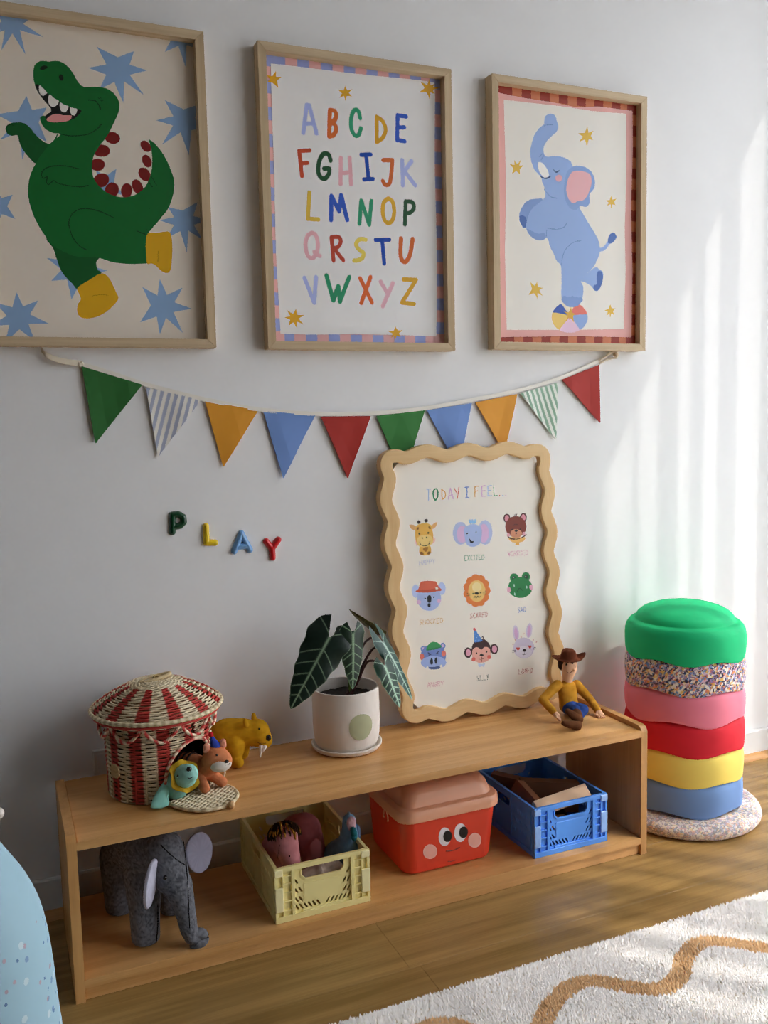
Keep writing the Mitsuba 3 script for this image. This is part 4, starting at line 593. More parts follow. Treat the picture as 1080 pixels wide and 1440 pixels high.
  ('#d8a3ac','l',1.1,'85.9,88.8 90,83.2'),
  ('#d8a3ac','l',1.11,'92.9,93.9 95.7,88.4'),
  ('#d8a3ac','l',1.11,'99.1,93.7 94.5,83'),
  ('#4c5a54','l',1.14,'190.7,92.3 188.2,93.5 185.5,90.9 187.9,87.6 190.3,84.6 187.6,81.8 185.1,83'),
  ('#4c5a54','l',1.14,'192.7,93.4 195.6,93.3'),
  ('#4c5a54','l',1.14,'194.1,93.4 193.5,81.6'),
  ('#4c5a54','l',1.14,'192.1,81.7 194.9,81.6'),
  ('#4c5a54','l',1.14,'197.5,93.3 196.9,81.6 202.1,81.5'),
  ('#4c5a54','l',1.14,'204.7,93.2 204,81.4 209.2,81.3'),
  ('#4c5a54','l',1.15,'211.8,93.1 214.1,87.1'),
  ('#4c5a54','l',1.15,'217,93 213,81.3'),
  ('#b0574a','l',1.17,'299.7,93.5 299.1,81.5 304.8,81.4'),
  ('#b0574a','l',1.18,'310.4,93.3 307.4,90.4 307.1,84.4 309.8,81.4 312.8,84.3 313.1,90.3 310.4,93.3'),
  ('#b0574a','l',1.18,'315.4,93.3 317.7,81.3 321.1,93.2'),
  ('#b0574a','l',1.18,'329,93.1 323.3,93.2 322.7,81.2 328.4,81.1'),
  ('#b0574a','l',1.18,'323,87.2 327.6,87.1'),
  ('#b0574a','l',1.19,'331.2,93.1 330.6,81.1 334.1,81.7 336.6,87 334.6,92.5 331.2,93.1'),
  ('#b9bcd2','l',1.08,'53.6,371.7 53,361.8'),
  ('#b9bcd2','l',1.08,'59.4,371.7 58.8,361.8'),
  ('#b9bcd2','l',1.08,'53.3,366.7 59.1,366.8'),
  ('#b9bcd2','l',1.08,'61,361.8 64.5,371.8 66.9,361.9'),
  ('#b9bcd2','l',1.09,'62.4,365.6 65.9,365.7'),
  ('#b9bcd2','l',1.09,'69.1,361.9 69.6,371.8 74.2,371.4 75.3,369.4 74,366.9 69.3,366.4'),
  ('#b9bcd2','l',1.09,'77.1,362 77.6,371.9 82.3,371.5 83.4,369.5 82,367 77.3,366.5'),
  ('#b9bcd2','l',1.09,'85.7,372 88.4,367.1'),
  ('#b9bcd2','l',1.09,'91.6,372.1 87.2,362.1'),
  ('#4b8a66','l',1.21,'174,373.1 168.1,373.3 167.6,362.3 173.4,362.1'),
  ('#4b8a66','l',1.21,'167.8,367.8 172.5,367.6'),
  ('#4b8a66','l',1.22,'176.2,373 181.5,361.9'),
  ('#4b8a66','l',1.22,'182.1,372.9 175.6,362.1'),
  ('#4b8a66','l',1.22,'190.1,371 187.2,372.7 184,367.3 186.6,361.7 189.7,363.3'),
  ('#4b8a66','l',1.22,'192.4,372.6 195.6,372.5'),
  ('#4b8a66','l',1.22,'194,372.5 193.4,361.5'),
  ('#4b8a66','l',1.22,'191.8,361.6 195.1,361.5'),
  ('#4b8a66','l',1.22,'197.9,372.4 203.8,372.3'),
  ('#4b8a66','l',1.22,'200.8,372.3 200.3,361.3'),
  ('#4b8a66','l',1.23,'212,372 206,372.2 205.5,361.2 211.4,361'),
  ('#4b8a66','l',1.23,'205.7,366.7 210.5,366.5'),
  ('#4b8a66','l',1.23,'214.2,372 213.6,360.9 217.2,361.3 219.9,366.3 217.8,371.3 214.2,372'),
  ('#d7a3b2','l',1.25,'283.2,373.9 284.2,362.7 286.1,370.5 287.3,362.6 289.4,373.8'),
  ('#d7a3b2','l',1.26,'295,373.7 291.7,371 291.4,365.4 294.4,362.5 297.7,365.3 298,370.9 295,373.7'),
  ('#d7a3b2','l',1.26,'299.9,362.4 300.5,373.7 305.5,373 306.7,370.8 305.3,368.5 300.2,368'),
  ('#d7a3b2','l',1.26,'302.1,368 306.2,362.3'),
  ('#d7a3b2','l',1.26,'308.6,362.3 309.2,373.5 314.2,372.9 315.4,370.6 314,368.4 308.9,367.9'),
  ('#d7a3b2','l',1.26,'310.8,367.9 315,362.2'),
  ('#d7a3b2','l',1.27,'317.9,373.4 321.4,373.4'),
  ('#d7a3b2','l',1.27,'319.7,373.4 319.1,362.1'),
  ('#d7a3b2','l',1.27,'317.4,362.1 320.9,362.1'),
  ('#d7a3b2','l',1.27,'330.2,373.2 323.8,373.3 323.3,362 329.6,361.9'),
  ('#d7a3b2','l',1.27,'323.6,367.7 328.6,367.6'),
  ('#d7a3b2','l',1.27,'332.6,373.2 332.1,361.9 335.9,362.4 338.7,367.5 336.4,372.6 332.6,373.2'),
 ],
}
# ------------------------------------------------------------------ low open shelf
ZT, ZB = .282, .039            # its two surfaces
sh = thing('shelf', 'long low open beech shelf standing on the floor against the wall, toys on both levels', 'shelf')
YB, YF = -.036, -.318
for xa in (0, 1.184):
    s = sg.Polygon([(YB, 0), (YF, 0), (YF, .2914), (YB, .2914)]).buffer(-.016).buffer(.016)
    s = s.union(sg.box(YF, 0, YB, .05))
    m = trimesh.creation.extrude_polygon(s, .016, engine='earcut'); m.apply_transform(frame3((xa, 0, 0), (0, 1, 0), (0, 0, 1), (1, 0, 0))); m.fix_normals()
    obj('side_panel', m, 'beech_z', sh, smooth=30)
obj('top_board', box(.016, 1.184, YB, YF + .002, ZT - .015, ZT, .002), 'beech_x', sh)
obj('bottom_board', box(.016, 1.184, YB, YF + .002, ZB - .015, ZB, .002), 'beech_x', sh)
obj('kick_board', box(.016, 1.184, YF + .006, YF + .022, 0, ZB - .015, .001), 'beech_x', sh)

# ------------------------------------------------------------------ flat print: coloured shapes laid over one another in the sheet's own millimetres
def shapes(name):
    for c, kind, w, s in ART[name]:
        p = np.array([q.split(',') for q in s.split()], float)
        if kind == 'p': g = sg.Polygon(spline(p, 5, True)).buffer(0)
        elif kind == 'q': g = sg.Polygon(p).buffer(0)
        else: g = sg.LineString(spline(p, 5) if kind == 's' else p).buffer(w / 2, quad_segs=4)
        yield c, g
def print_mesh(layers, to3):
    """One sheet: each inked shape lies 0.03 mm above the ones it covers; to3(points, height in mm) places them."""
    V, Fc, C, done, n = [], [], [], [], 0
    for c, g in layers:
        if g.is_empty: continue
        bb = g.bounds; lev = 0
        for l2, b2, g2 in done:
            if l2 >= lev and b2[0] <= bb[2] and bb[0] <= b2[2] and b2[1] <= bb[3] and bb[1] <= b2[3] and g2.intersects(g): lev = l2 + 1
        done.append((lev, bb, g))
        for q in geoms(g):
            q = q.buffer(0).simplify(.04)
            if q.area < .02: continue
            v, f = trimesh.creation.triangulate_polygon(q, engine='earcut')
            e = v[f]; l = np.max([np.linalg.norm(e[:, i] - e[:, (i + 1) % 3], axis=1) for i in range(3)], 0); ar = np.abs(np.cross(e[:, 1] - e[:, 0], e[:, 2] - e[:, 0]))
            f = f[ar / np.maximum(l, 1e-9) > .008]
            V.append(to3(v, lev * .03)); Fc.append(f + n); n += len(v); C.append(np.tile(lin(c), (len(v), 1)))
    return trimesh.Trimesh(np.vstack(V), np.vstack(Fc), process=False), np.vstack(C)
def face_to(m, d):
    """Turns every triangle of a sheet to the side d."""
    k = (np.cross(m.vertices[m.faces[:, 1]] - m.vertices[m.faces[:, 0]], m.vertices[m.faces[:, 2]] - m.vertices[m.faces[:, 0]]) @ np.array(d)) < 0
    f = np.array(m.faces); f[k] = f[k][:, ::-1]; return trimesh.Trimesh(m.vertices, f, process=False)
def check(rect, ca, cb, cell=26.2, band=13):
    """A checked border band round the rectangle."""
    x0, y0, x1, y1 = rect; out = [(ca, sg.box(*rect))]; k = 0
    nx, ny = round((x1 - x0) / cell), round((y1 - y0) / cell)
    for i in range(nx):
        a, b = x0 + (x1 - x0) * i / nx, x0 + (x1 - x0) * (i + 1) / nx
        out.append((cb if i % 2 else ca, sg.box(a, y0, b, y0 + band))); out.append((cb if i % 2 else ca, sg.box(a, y1 - band, b, y1)))
    for i in range(ny):
        a, b = y0 + (y1 - y0) * i / ny, y0 + (y1 - y0) * (i + 1) / ny
        out.append((ca if i % 2 else cb, sg.box(x0, a, x0 + band + 8, b))); out.append((ca if i % 2 else cb, sg.box(x1 - band - 8, a, x1, b)))
    return out
RW, DP = .0168, .031
def picture(name, label, x0, x1, z0, z1, yp, layers, art):
    k = thing(name, label, 'framed picture')
    r = RW
    quads = [('oak_x', [(x0, z1), (x1, z1), (x1 - r, z1 - r), (x0 + r, z1 - r)]), ('oak_x', [(x0, z0), (x0 + r, z0 + r), (x1 - r, z0 + r), (x1, z0)]),
             ('oak_z', [(x0, z0), (x0, z1), (x0 + r, z1 - r), (x0 + r, z0 + r)]), ('oak_z', [(x1, z0), (x1 - r, z0 + r), (x1 - r, z1 - r), (x1, z1)])]
    for mt, q in quads:
        pts = []
        c = np.mean(q, 0)
        for (x, z) in q:
            d = (c - (x, z)); d = d / np.linalg.norm(d) * .0006
            pts += [(x, -.001, z), (x, -DP + .0008, z), (x + d[0], -DP, z + d[1])]
        obj('rail', hull(np.array(pts)), mt, k)
    W, H = (x1 - x0) * 1000, (z1 - z0) * 1000; rect = sg.box(15, 15, W - 15, H - 15)
    ly = [(c, g.intersection(rect)) for c, g in layers(W, H) + list(shapes(art))]
    m, col = print_mesh([(c, g) for c, g in ly if not g.is_empty], lambda v, h: np.c_[x0 + v[:, 0] / 1000, np.full(len(v), yp - h / 1000), z1 - v[:, 1] / 1000])
    m = face_to(m, (0, -1, 0))
    obj('print', m, 'paper', k, color=col)
    obj('backing', box(x0 + .012, x1 - .012, yp + .0003, yp + .004, z0 + .012, z1 - .012), 'matte', k, color='#e8dfd3')
    return k
picture('dinosaur_picture', 'oak framed poster of a green laughing dinosaur in yellow boots among blue stars', -.0804, .3526, 1.1186, 1.7225, -.009,
        lambda W, H: [('#eadfd0', sg.box(15, 15, W - 15, H - 15))], 'dinosaur')
picture('alphabet_picture', 'oak framed poster of the multicoloured alphabet with a pink and lilac checked border', .4603, .8933, 1.1174, 1.7216, -.009,
        lambda W, H: check((12, 12, W - 12, H - 12), '#e6b3b3', '#9aa6dc', 26.2, 22), 'alphabet')
picture('elephant_picture', 'oak framed poster of a blue elephant balancing on a ball, red checked border', .9949, 1.4253, 1.1224, 1.726, -.0115,
        lambda W, H: check((14, 14, W - 14, H - 14), '#c9764f', '#963021', 24.5, 22), 'elephant')

# ------------------------------------------------------------------ scalloped frame leaning on the wall
e2 = np.array([0, .044, .64]); e2 /= np.linalg.norm(e2); nW = np.cross([1, 0, 0], e2); BW = np.array([.735, -.080, ZT])
wf = thing('scalloped_picture', 'wavy edged pine frame, nine small animal faces, leaning on the shelf', 'framed picture')
def wavy():
    Wd, Hd, R, amp = 440., 622., 60., 7.0; P, N, PH = [], [], []
    n_side = {0: (Wd, 3), 1: (Hd, 5)}; k0 = 0
    corners = [(Wd - R, Hd - R, 90, 0), (Wd - R, R, 0, -90), (R, R, -90, -180), (R, Hd - R, 180, 90)]   # clockwise from the top right
    for ci, (cx, cy, a0, a1) in enumerate(corners):
        L, nb = n_side[1 if ci in (0, 2) else 0]; arc = R * math.pi / 2; st = L - 2 * R; first = arc / 2 + 8
        aa = np.linspace(math.radians(a0), math.radians(a1), 25)
        for j, a in enumerate(aa[:-1]):
            s = arc * j / 24 - arc / 2; P.append((cx + R * math.cos(a), cy + R * math.sin(a))); N.append((math.cos(a), math.sin(a)))
            PH.append(abs(s) / first * math.pi if abs(s) < first else math.pi)
        end = np.array((cx + R * math.cos(aa[-1]), cy + R * math.sin(aa[-1]))); nn = np.array((math.cos(aa[-1]), math.sin(aa[-1])))
        d = np.array((nn[1], -nn[0])); m = 110 if L > 500 else 74
        for j in range(m):
            s = st * j / m; P.append(tuple(end + d * s)); N.append(tuple(nn)); mid = st - 16
            PH.append((s + arc / 2) / first * math.pi if s < 8 else (math.pi + (s - 8) / mid * nb * 2 * math.pi if s < st - 8 else (st - s + arc / 2) / first * math.pi))
    P, N, PH = np.array(P), np.array(N), np.array(PH); w = amp * (.35 * np.cos(PH) + .65 * (2 * np.abs(np.cos(PH / 2)) - 1))[:, None]; wi_ = amp * (.6 * np.cos(PH) + .4 * (1 - 2 * np.abs(np.sin(PH / 2))))[:, None]
    return P + N * (w - amp + 3), P + N * (wi_ - amp - 26), N
def warp(q):
    u, v = q[..., 0], q[..., 1]; s = v / 628
    return np.stack([(-16 - 26 * s) * (1 - u / 440) + (420 - 10 * s) * (u / 440), v + 5.6], -1)
def W3(q, d=0.0):
    q = np.asarray(q, float); return BW + q[..., :1] / 1000 * np.array([1., 0, 0]) + q[..., 1:2] / 1000 * e2 + np.asarray(d)[..., None] / 1000 * nW
wo, wi, wn = wavy(); TH = 22.
def ringrow(): 
    d = [(wo, 0, -TH), (wo, 0, -2.5), (wo, -.7, -.8), (wo, -2.5, 0), (wi, 2.5, 0), (wi, .7, -.8), (wi, 0, -2.5), (wi, 0, -TH + 6)]
    return np.stack([W3(warp(b + wn * o), np.full(len(b), h)) for b, o, h in d])
RR = ringrow(); NP = len(wo); cs = [12, 12 + 24 + 110, 12 + 48 + 110 + 74, 12 + 72 + 220 + 74]
for k, (a, b) in enumerate(zip(cs, cs[1:] + [cs[0] + NP])):
    ii = np.arange(a, b + 1) % NP; sec = RR[:, ii]; g = grid(sec)
    back = grid(np.stack([sec[-1], sec[0]])); m = cat(g, back)
    for e in (0, -1):
        l = sec[:, e]; m = cat(m, trimesh.Trimesh(l, [[0, i, i + 1] for i in range(1, len(l) - 1)], process=False))
    m.merge_vertices(); m.fix_normals()
    if m.volume < 0: m.invert()
    obj('rail', m, 'pine_z' if k % 2 == 0 else 'pine_x', wf, smooth=40)
bg = sg.Polygon(warp(np.array([(18., 70.), (70., 18.), (370., 18.), (422., 70.), (422., 552.), (370., 604.), (70., 604.), (18., 552.)])))
m, col = print_mesh([('#ece6da', bg)] + list(shapes('feelings')), lambda v, h: W3(v, np.full(len(v), -12. + h)))
m = face_to(m, nW)
obj('print', m, 'paper', wf, color=col)
bm = cat(poly(bg, 4)); bm.vertices = W3(bm.vertices[:, :2], bm.vertices[:, 2] - 16.3); bm.fix_normals(); obj('backing', bm, 'matte', wf, color='#ece6da')

# ------------------------------------------------------------------ bunting
bu = thing('bunting', 'string of ten fabric pennants hung on the wall under the three framed pictures', 'bunting')
YBU = -.0042
tp = spline([A(x, y, YBU) for x, y in [(112, 511), (160, 526), (203, 540), (285, 561), (366, 576), (447, 582), (525, 581), (598, 574), (665, 562), (729, 549), (789, 531), (843, 507)]], 6)
def ribbon(path, h, t, dn=0.0):
    P = []
    for p in path:
        P.append([p + (0, -t, h / 2 - dn), p + (0, -t, -h / 2 - dn), p + (0, 0, -h / 2 - dn), p + (0, 0, h / 2 - dn)])
    m = grid(np.array(P), True); m.fix_normals(); return m
obj('tape', ribbon(tp, .0085, .0022), 'matte', bu, color='#e9e4da', label='cream cotton tape with stitched edge')
lo = spline([A(113, 511, -.006), A(90, 508, -.012), A(68, 501, -.014), A(60, 494, -.010), A(57, 490, -.003)], 6)
obj('tie', ribbon(lo, .0105, .002), 'matte', bu, color='#d9cdb8', label='beige ribbon loop at the left end')
lo2 = spline([A(57, 490, -.003), A(72, 500, -.008), A(95, 508, -.006), A(113, 513, -.006)], 6); obj('tie', ribbon(lo2, .004, .0015), 'matte', bu, color='#cdbfa8')
obj('knot', blob([[(A(112, 512, -.006), .0052)], [(A(115, 511, -.007), .004)]], .002, 3), 'matte', bu, color='#ddd2bf')
lo3 = spline([A(842, 508, -.006), A(852, 501, -.011), A(862, 495, -.012), A(868, 497, -.012), A(866, 503, -.011), A(855, 505, -.008), A(843, 511, -.006)], 6)
obj('tie', tube(lo3, .003, 6, sx=1.0), 'matte', bu, color='#d6cab6')
obj('peg', cat(tube([A(865, 498, -.0), A(865, 498, -.018)], .004, 10), ball(A(866, 499, -.018), .0062)), 'matte', bu, color='#cdb495', label='small wooden peg that holds the right end')
FL = [((115, 515), (200, 541), (134, 624), '#2b6a30', None), ((205, 545), (283, 562), (222, 643), '#e6e2da', '#a3a9bd'), ((288, 564), (363, 577), (314, 657), '#d9942b', None),
      ((370, 578), (443, 584), (398, 673), '#6f8fca', None), ((451, 586), (521, 585), (489, 673), '#a52a22', None), ((529, 585), (597, 577), (567, 672), '#357a38', None),
      ((600, 577), (663, 567), (645, 660), '#7393cf', None), ((668, 566), (727, 554), (709, 637), '#df9a38', None), ((731, 553), (784, 538), (781, 619), '#e9ece4', '#8fb39a'), ((790, 534), (842, 513), (843, 595), '#a8322b', None)]
for i, (a, b, c, col, st) in enumerate(FL):
    tri = [A(*q, YBU)[[0, 2]] * 1000 for q in (a, b, c)]; g = sg.Polygon(tri).buffer(-.8).buffer(.8, quad_segs=3); lay = [(col, g)]
    if st:
        ta, tb, tc = map(np.array, tri); d = (tb - ta) / np.linalg.norm(tb - ta); dn = tc - (ta + tb) / 2; dn /= np.linalg.norm(dn); nn = 8
        for j in range(nn):
            s0 = (j + .1) / nn; o = ta + (tb - ta) * s0; w = np.linalg.norm(tb - ta) / nn * .5
            lay.append((st, sg.Polygon([o - dn * 9, o + d * w - dn * 9, o + d * w + dn * 150, o + dn * 150]).intersection(g)))
    mid = np.mean(tri, 0); rng = np.random.default_rng(i); ph = rng.uniform(0, 6)
    wave = lambda v: .0016 * np.sin(v[:, 0] / 14 + ph) * np.clip((max(tri[0][1], tri[1][1]) - v[:, 1]) / 60, 0, 1)
    def to3(v, o=-.0024): return np.c_[v[:, 0] / 1000, YBU + o + wave(v) - .001, v[:, 1] / 1000]
    V, Fs, C, n = [], [], [], 0
    front = [(col, g.difference(so.unary_union([q for _, q in lay[1:]])) if st else g)] + lay[1:]
    for cc, q in front:
        for qq in geoms(q):
            v, f = trimesh.creation.triangulate_polygon(qq, engine='earcut')
            for _ in range(2): v, f = trimesh.remesh.subdivide(np.c_[v, np.zeros(len(v))] if v.shape[1] == 2 else v, f)
            v = v[:, :2]
            for o, inv in ((-.0012, False), (.0008, True)):
                w3 = to3(v, o); ff = np.array(f); nz = np.cross(w3[ff[0, 1]] - w3[ff[0, 0]], w3[ff[0, 2]] - w3[ff[0, 0]])[1]
                if (nz > 0) != inv: ff = ff[:, ::-1]
                V.append(w3); Fs.append(ff + n); n += len(v); C.append(np.tile(lin(cc), (len(v), 1)))
    ring = np.array(g.exterior.coords)[:-1]; ring = np.vstack([np.linspace(p, q, 5)[:-1] for p, q in zip(ring, np.roll(ring, -1, 0))])
    em = grid(np.stack([to3(ring, -.0012), to3(ring, .0008)]), True)
    m = cat(trimesh.Trimesh(np.vstack(V), np.vstack(Fs), process=False), em); C.append(np.tile(lin(col) * .8, (len(em.vertices), 1)))
    nm = {'#2b6a30': 'green', '#357a38': 'green', '#d9942b': 'mustard', '#df9a38': 'mustard', '#6f8fca': 'blue', '#7393cf': 'blue', '#a52a22': 'red', '#a8322b': 'red'}.get(col, 'grey and white striped' if st == '#a3a9bd' else 'green and white striped')
    obj('pennant', m, 'matte', bu, color=np.vstack(C), label=f'{nm} pennant')

# ------------------------------------------------------------------ the four letters on the wall
def letter(ch, label, strokes, col):
    ms = []
    for s in strokes:
        q = [A(x, y, 0) for x, y in s]
        for a, b in zip(q, q[1:]): ms.append(hull(ell(a, (.0070, .0085, .0070), 2), ell(b, (.0070, .0085, .0070), 2)))
    m = union(ms).trim_by_plane((0, -1, 0), .0008).refine_to_length(.002); t = tm(m); t.merge_vertices(); trimesh.smoothing.filter_taubin(t, iterations=4)
    k = obj('letter', t, 'gloss', color=col, smooth=True); labels[k] = {'label': label, 'category': 'letter'}
letter('P', 'glossy dark green letter P stuck on the wall', [[(242, 748), (242, 724), (250, 723), (257, 727), (258, 734), (253, 739), (243, 741)]], '#0d3d24')
letter('L', 'yellow letter L stuck on the wall', [[(289, 740), (290, 763), (302, 763)]], '#e3c11f')
letter('A', 'light blue letter A stuck on the wall', [[(329, 775), (339, 750), (351, 773)], [(333, 769), (347, 767)]], '#6f9fd0')
letter('Y', 'glossy red letter Y stuck on the wall', [[(374, 761), (382, 771), (391, 759)], [(382, 771), (383, 784)]], '#c4161c')

# ------------------------------------------------------------------ wall socket behind the basket
so_ = thing('wall_socket', 'white wall socket plate low on the wall behind the wicker basket', 'socket')
obj('plate', box(.0745, .158, -.009, 0, .262, .3235, .002), 'plastic', so_, color='#d8d4cf')
obj('insert', box(.0815, .151, -.0105, -.008, .269, .3165, .001), 'plastic', so_, color='#d2cec8')
# ------------------------------------------------------------------ rug
rg = thing('rug', 'cream pile rug with a wavy tan line on the floor in front of the shelf', 'rug')
RX0, RX1, RY0, RY1 = .12, 2.0, -1.25, -.562
obj('base', box(RX0, RX1, RY0, RY1, .0005, .006, .002), 'matte', rg, color='#cfc4b4')
wl = sg.LineString(spline([AZ(x, y, .012)[:2] for x, y in [(540, 1475), (570, 1460), (597, 1443), (625, 1437), (650, 1442), (680, 1460), (715, 1472), (745, 1462), (760, 1440), (775, 1412), (795, 1390), (820, 1378), (850, 1378), (885, 1385), (920, 1388), (942, 1383), (957, 1367), (961, 1352), (970, 1334), (987, 1323), (1010, 1321), (1040, 1325), (1080, 1331), (1130, 1338)]], 6)).buffer(.0165)
rng = np.random.default_rng(5)
gx, gy = np.meshgrid(np.arange(RX0 - .002, RX1 + .002, .0033), np.arange(RY0 - .002, RY1 + .002, .0033)); gp = np.c_[gx.ravel(), gy.ravel()] + rng.uniform(-.0016, .0016, (gx.size, 2))
tan = shapely.contains_xy(wl, gp[:, 0], gp[:, 1])
n = len(gp); lean = meshkit.fbm(np.c_[gp * 22, np.zeros(n)], 3, 2) * 3.0 + rng.uniform(-1.4, 1.4, n); ln_ = rng.uniform(.0015, .0042, n); a = rng.uniform(0, 6.28, n)
b0 = np.c_[gp, np.full(n, .0045)]; tipp = b0 + np.c_[np.cos(lean) * ln_, np.sin(lean) * ln_, rng.uniform(.0055, .0072, n)]
tri = [b0 + np.c_[np.cos(a + q) * .0036, np.sin(a + q) * .0036, np.zeros(n)] for q in (0, 2.1, 4.2)]
V = np.concatenate([*tri, tipp]); i = np.arange(n); F = np.vstack([np.c_[i, i + n, i + 3 * n], np.c_[i + n, i + 2 * n, i + 3 * n], np.c_[i + 2 * n, i, i + 3 * n]])
sh_ = rng.uniform(.96, 1.03, n)[:, None]; cc = np.where(tan[:, None], lin('#e3bf90'), lin('#fdfbf8')) * sh_
k = obj('pile', trimesh.Trimesh(V, F, process=False), 'felt', rg, color=np.tile(cc, (4, 1)), smooth=True); labels[k] = {'kind': 'stuff', 'label': 'cream pile with a tan wavy line'}

# ------------------------------------------------------------------ stack of stepping stones on a balance disc
SC = np.array([1.425, -.18]); SR = .139
def stone(name, label, z0, col, ph, waves, amp, dx=0, dy=0, m='foam', grp='stepping stones in the stack'):
    R = SR
    o = [(R * .968, .001), (R * .978, .0), (R * .986, .003), (R * .992, .010), (R * .998, .024), (R, .036), (R * .995, .050), (R * .975, .063), (R * .93, .073), (R * .885, .0765), (R * .855, .0775), (R * .828, .0795), (R * .815, .084), (R * .79, .0905)] + [(R * .82 * math.cos(q), .0795 + .0415 * math.sin(q)) for q in np.linspace(.42, 1.565, 8)]
    o = spline(o, 3); inn = [(.0005, .060), (R * .8, .058), (R * .87, .056), (R * .90, .050), (R * .945, .020), (R * .962, .004)]
    def wob(P, a):
        z = P[..., 2]; wv = amp * np.cos(waves * (a - ph))[None]; P[..., 2] = z - (wv + amp * .2) * np.clip(1 - z / .045, 0, 1); return P
    pr = np.vstack([inn, o]); pr = np.vstack([pr, inn[:1]])[:-1]
    mesh = lathe(pr, 96, (SC[0] + dx, SC[1] + dy, z0), wob)
    k = obj(name, mesh, m, color=None if m == 'speckled_foam' else col, smooth=40); labels[k] = {'label': label, 'category': 'stepping stone', 'group': grp}
fa = lambda px: math.atan2(-.74, -.67) + math.asin(max(-1, min(1, (px - 961) / 81)))
stone('stepping_stone', 'blue foam stepping stone, lowest of the six on the speckled disc', .0420, '#6f8fc0', fa(988), 5, .005, -.003)
stone('stepping_stone', 'yellow foam stepping stone between the blue and the red one', .113, '#ecd166', fa(970), 5, .004, -.002)
stone('stepping_stone', 'red foam stepping stone under the pink one', .185, '#d3202f', fa(978), 5, .005, 0)
stone('stepping_stone', 'pink foam stepping stone between the red and the confetti speckled one', .257, '#ea7f92', fa(995), 5, .006, 0)
stone('stepping_stone', 'confetti speckled foam stepping stone, second from the top of the stack', .3285, None, fa(968), 5, .005, 0, 0, 'speckled_foam')
stone('stepping_stone', 'bright green foam stepping stone on top of the stack', .3995, '#12b873', fa(966), 6, .0045, 0)
DR = .180; t = np.linspace(0, math.pi, 9)
pr = [(.0005, .004), (DR * .8, .001), (DR - .017, .0005)] + [(DR - .017 + .017 * math.sin(q), .0175 - .017 * math.cos(q)) for q in t[1:]] + [(DR * .75, .036), (DR * .5, .0365), (.0005, .0365)]
k = obj('balance_disc', lathe(pr, 96, (SC[0], SC[1], 0)), 'pastel_foam', smooth=50); labels[k] = {'label': 'large round confetti speckled foam disc on the floor under the stack of stones', 'category': 'balance disc'}

# ------------------------------------------------------------------ potted plant
PC = np.array([.577, -.1125]); PR = .0705
k = obj('saucer', lathe([(.0005, .0), (.062, 0), (.070, .003), (.0745, .010), (.0745, .0125), (.072, .0135), (.069, .011), (.064, .006), (.0005, .006)], 72, (*PC, ZT + .0003)), 'plastic', color='#d8d0c5', smooth=40)
labels[k] = {'label': 'off-white ceramic saucer under the plant pot', 'category': 'saucer'}
pp = thing('potted_plant', 'dark green arrow leaf plant with pale veins in an off-white pot with a sage dot', 'potted plant')
zb, zr = ZT + .0068, .414
obj('pot', lathe([(.0005, zb), (PR * .80, zb), (PR * .88, zb + .003), (PR * .95, zb + .012), (PR * .985, zb + .028), (PR, zb + .05), (PR, zr - .002), (PR - .001, zr), (PR - .0045, zr), (PR - .0055, zr - .002), (PR - .006, zb + .04), (PR - .01, zb + .01), (.0005, zb + .008)], 96, (*PC, 0)), 'matte', pp, color='#d9d1c8', smooth=35)
so2 = lathe([(.0005, .392), (.03, .393), (PR - .006, .391)], 40, (*PC, 0)); v = so2.vertices; v[:, 2] += (meshkit.fbm(v * 120, 3) - .5) * .008
obj('soil', so2, 'matte', pp, color='#1d1613', smooth=False)
if so2.face_normals[:, 2].mean() < 0: so2.invert()
dc = A(503.5, 1014, PC[1] - .055); da = math.atan2(dc[1] - PC[1], dc[0] - PC[0]); dz = .3455; dR = .0272
rr, tt = np.meshgrid(np.linspace(0, 1, 8), np.linspace(0, 2 * np.pi, 49), indexing='ij'); rad = dR * (1 + .02 * np.sin(3 * tt + 1))
aa = da + rr * rad * np.cos(tt) / PR; zz = dz + rr * rad * np.sin(tt)
g = grid(np.stack([PC[0] + (PR + .0004) * np.cos(aa), PC[1] + (PR + .0004) * np.sin(aa), zz], -1)); obj('dot', g, 'matte', pp, color='#a5a784', smooth=True, label='sage green painted dot')
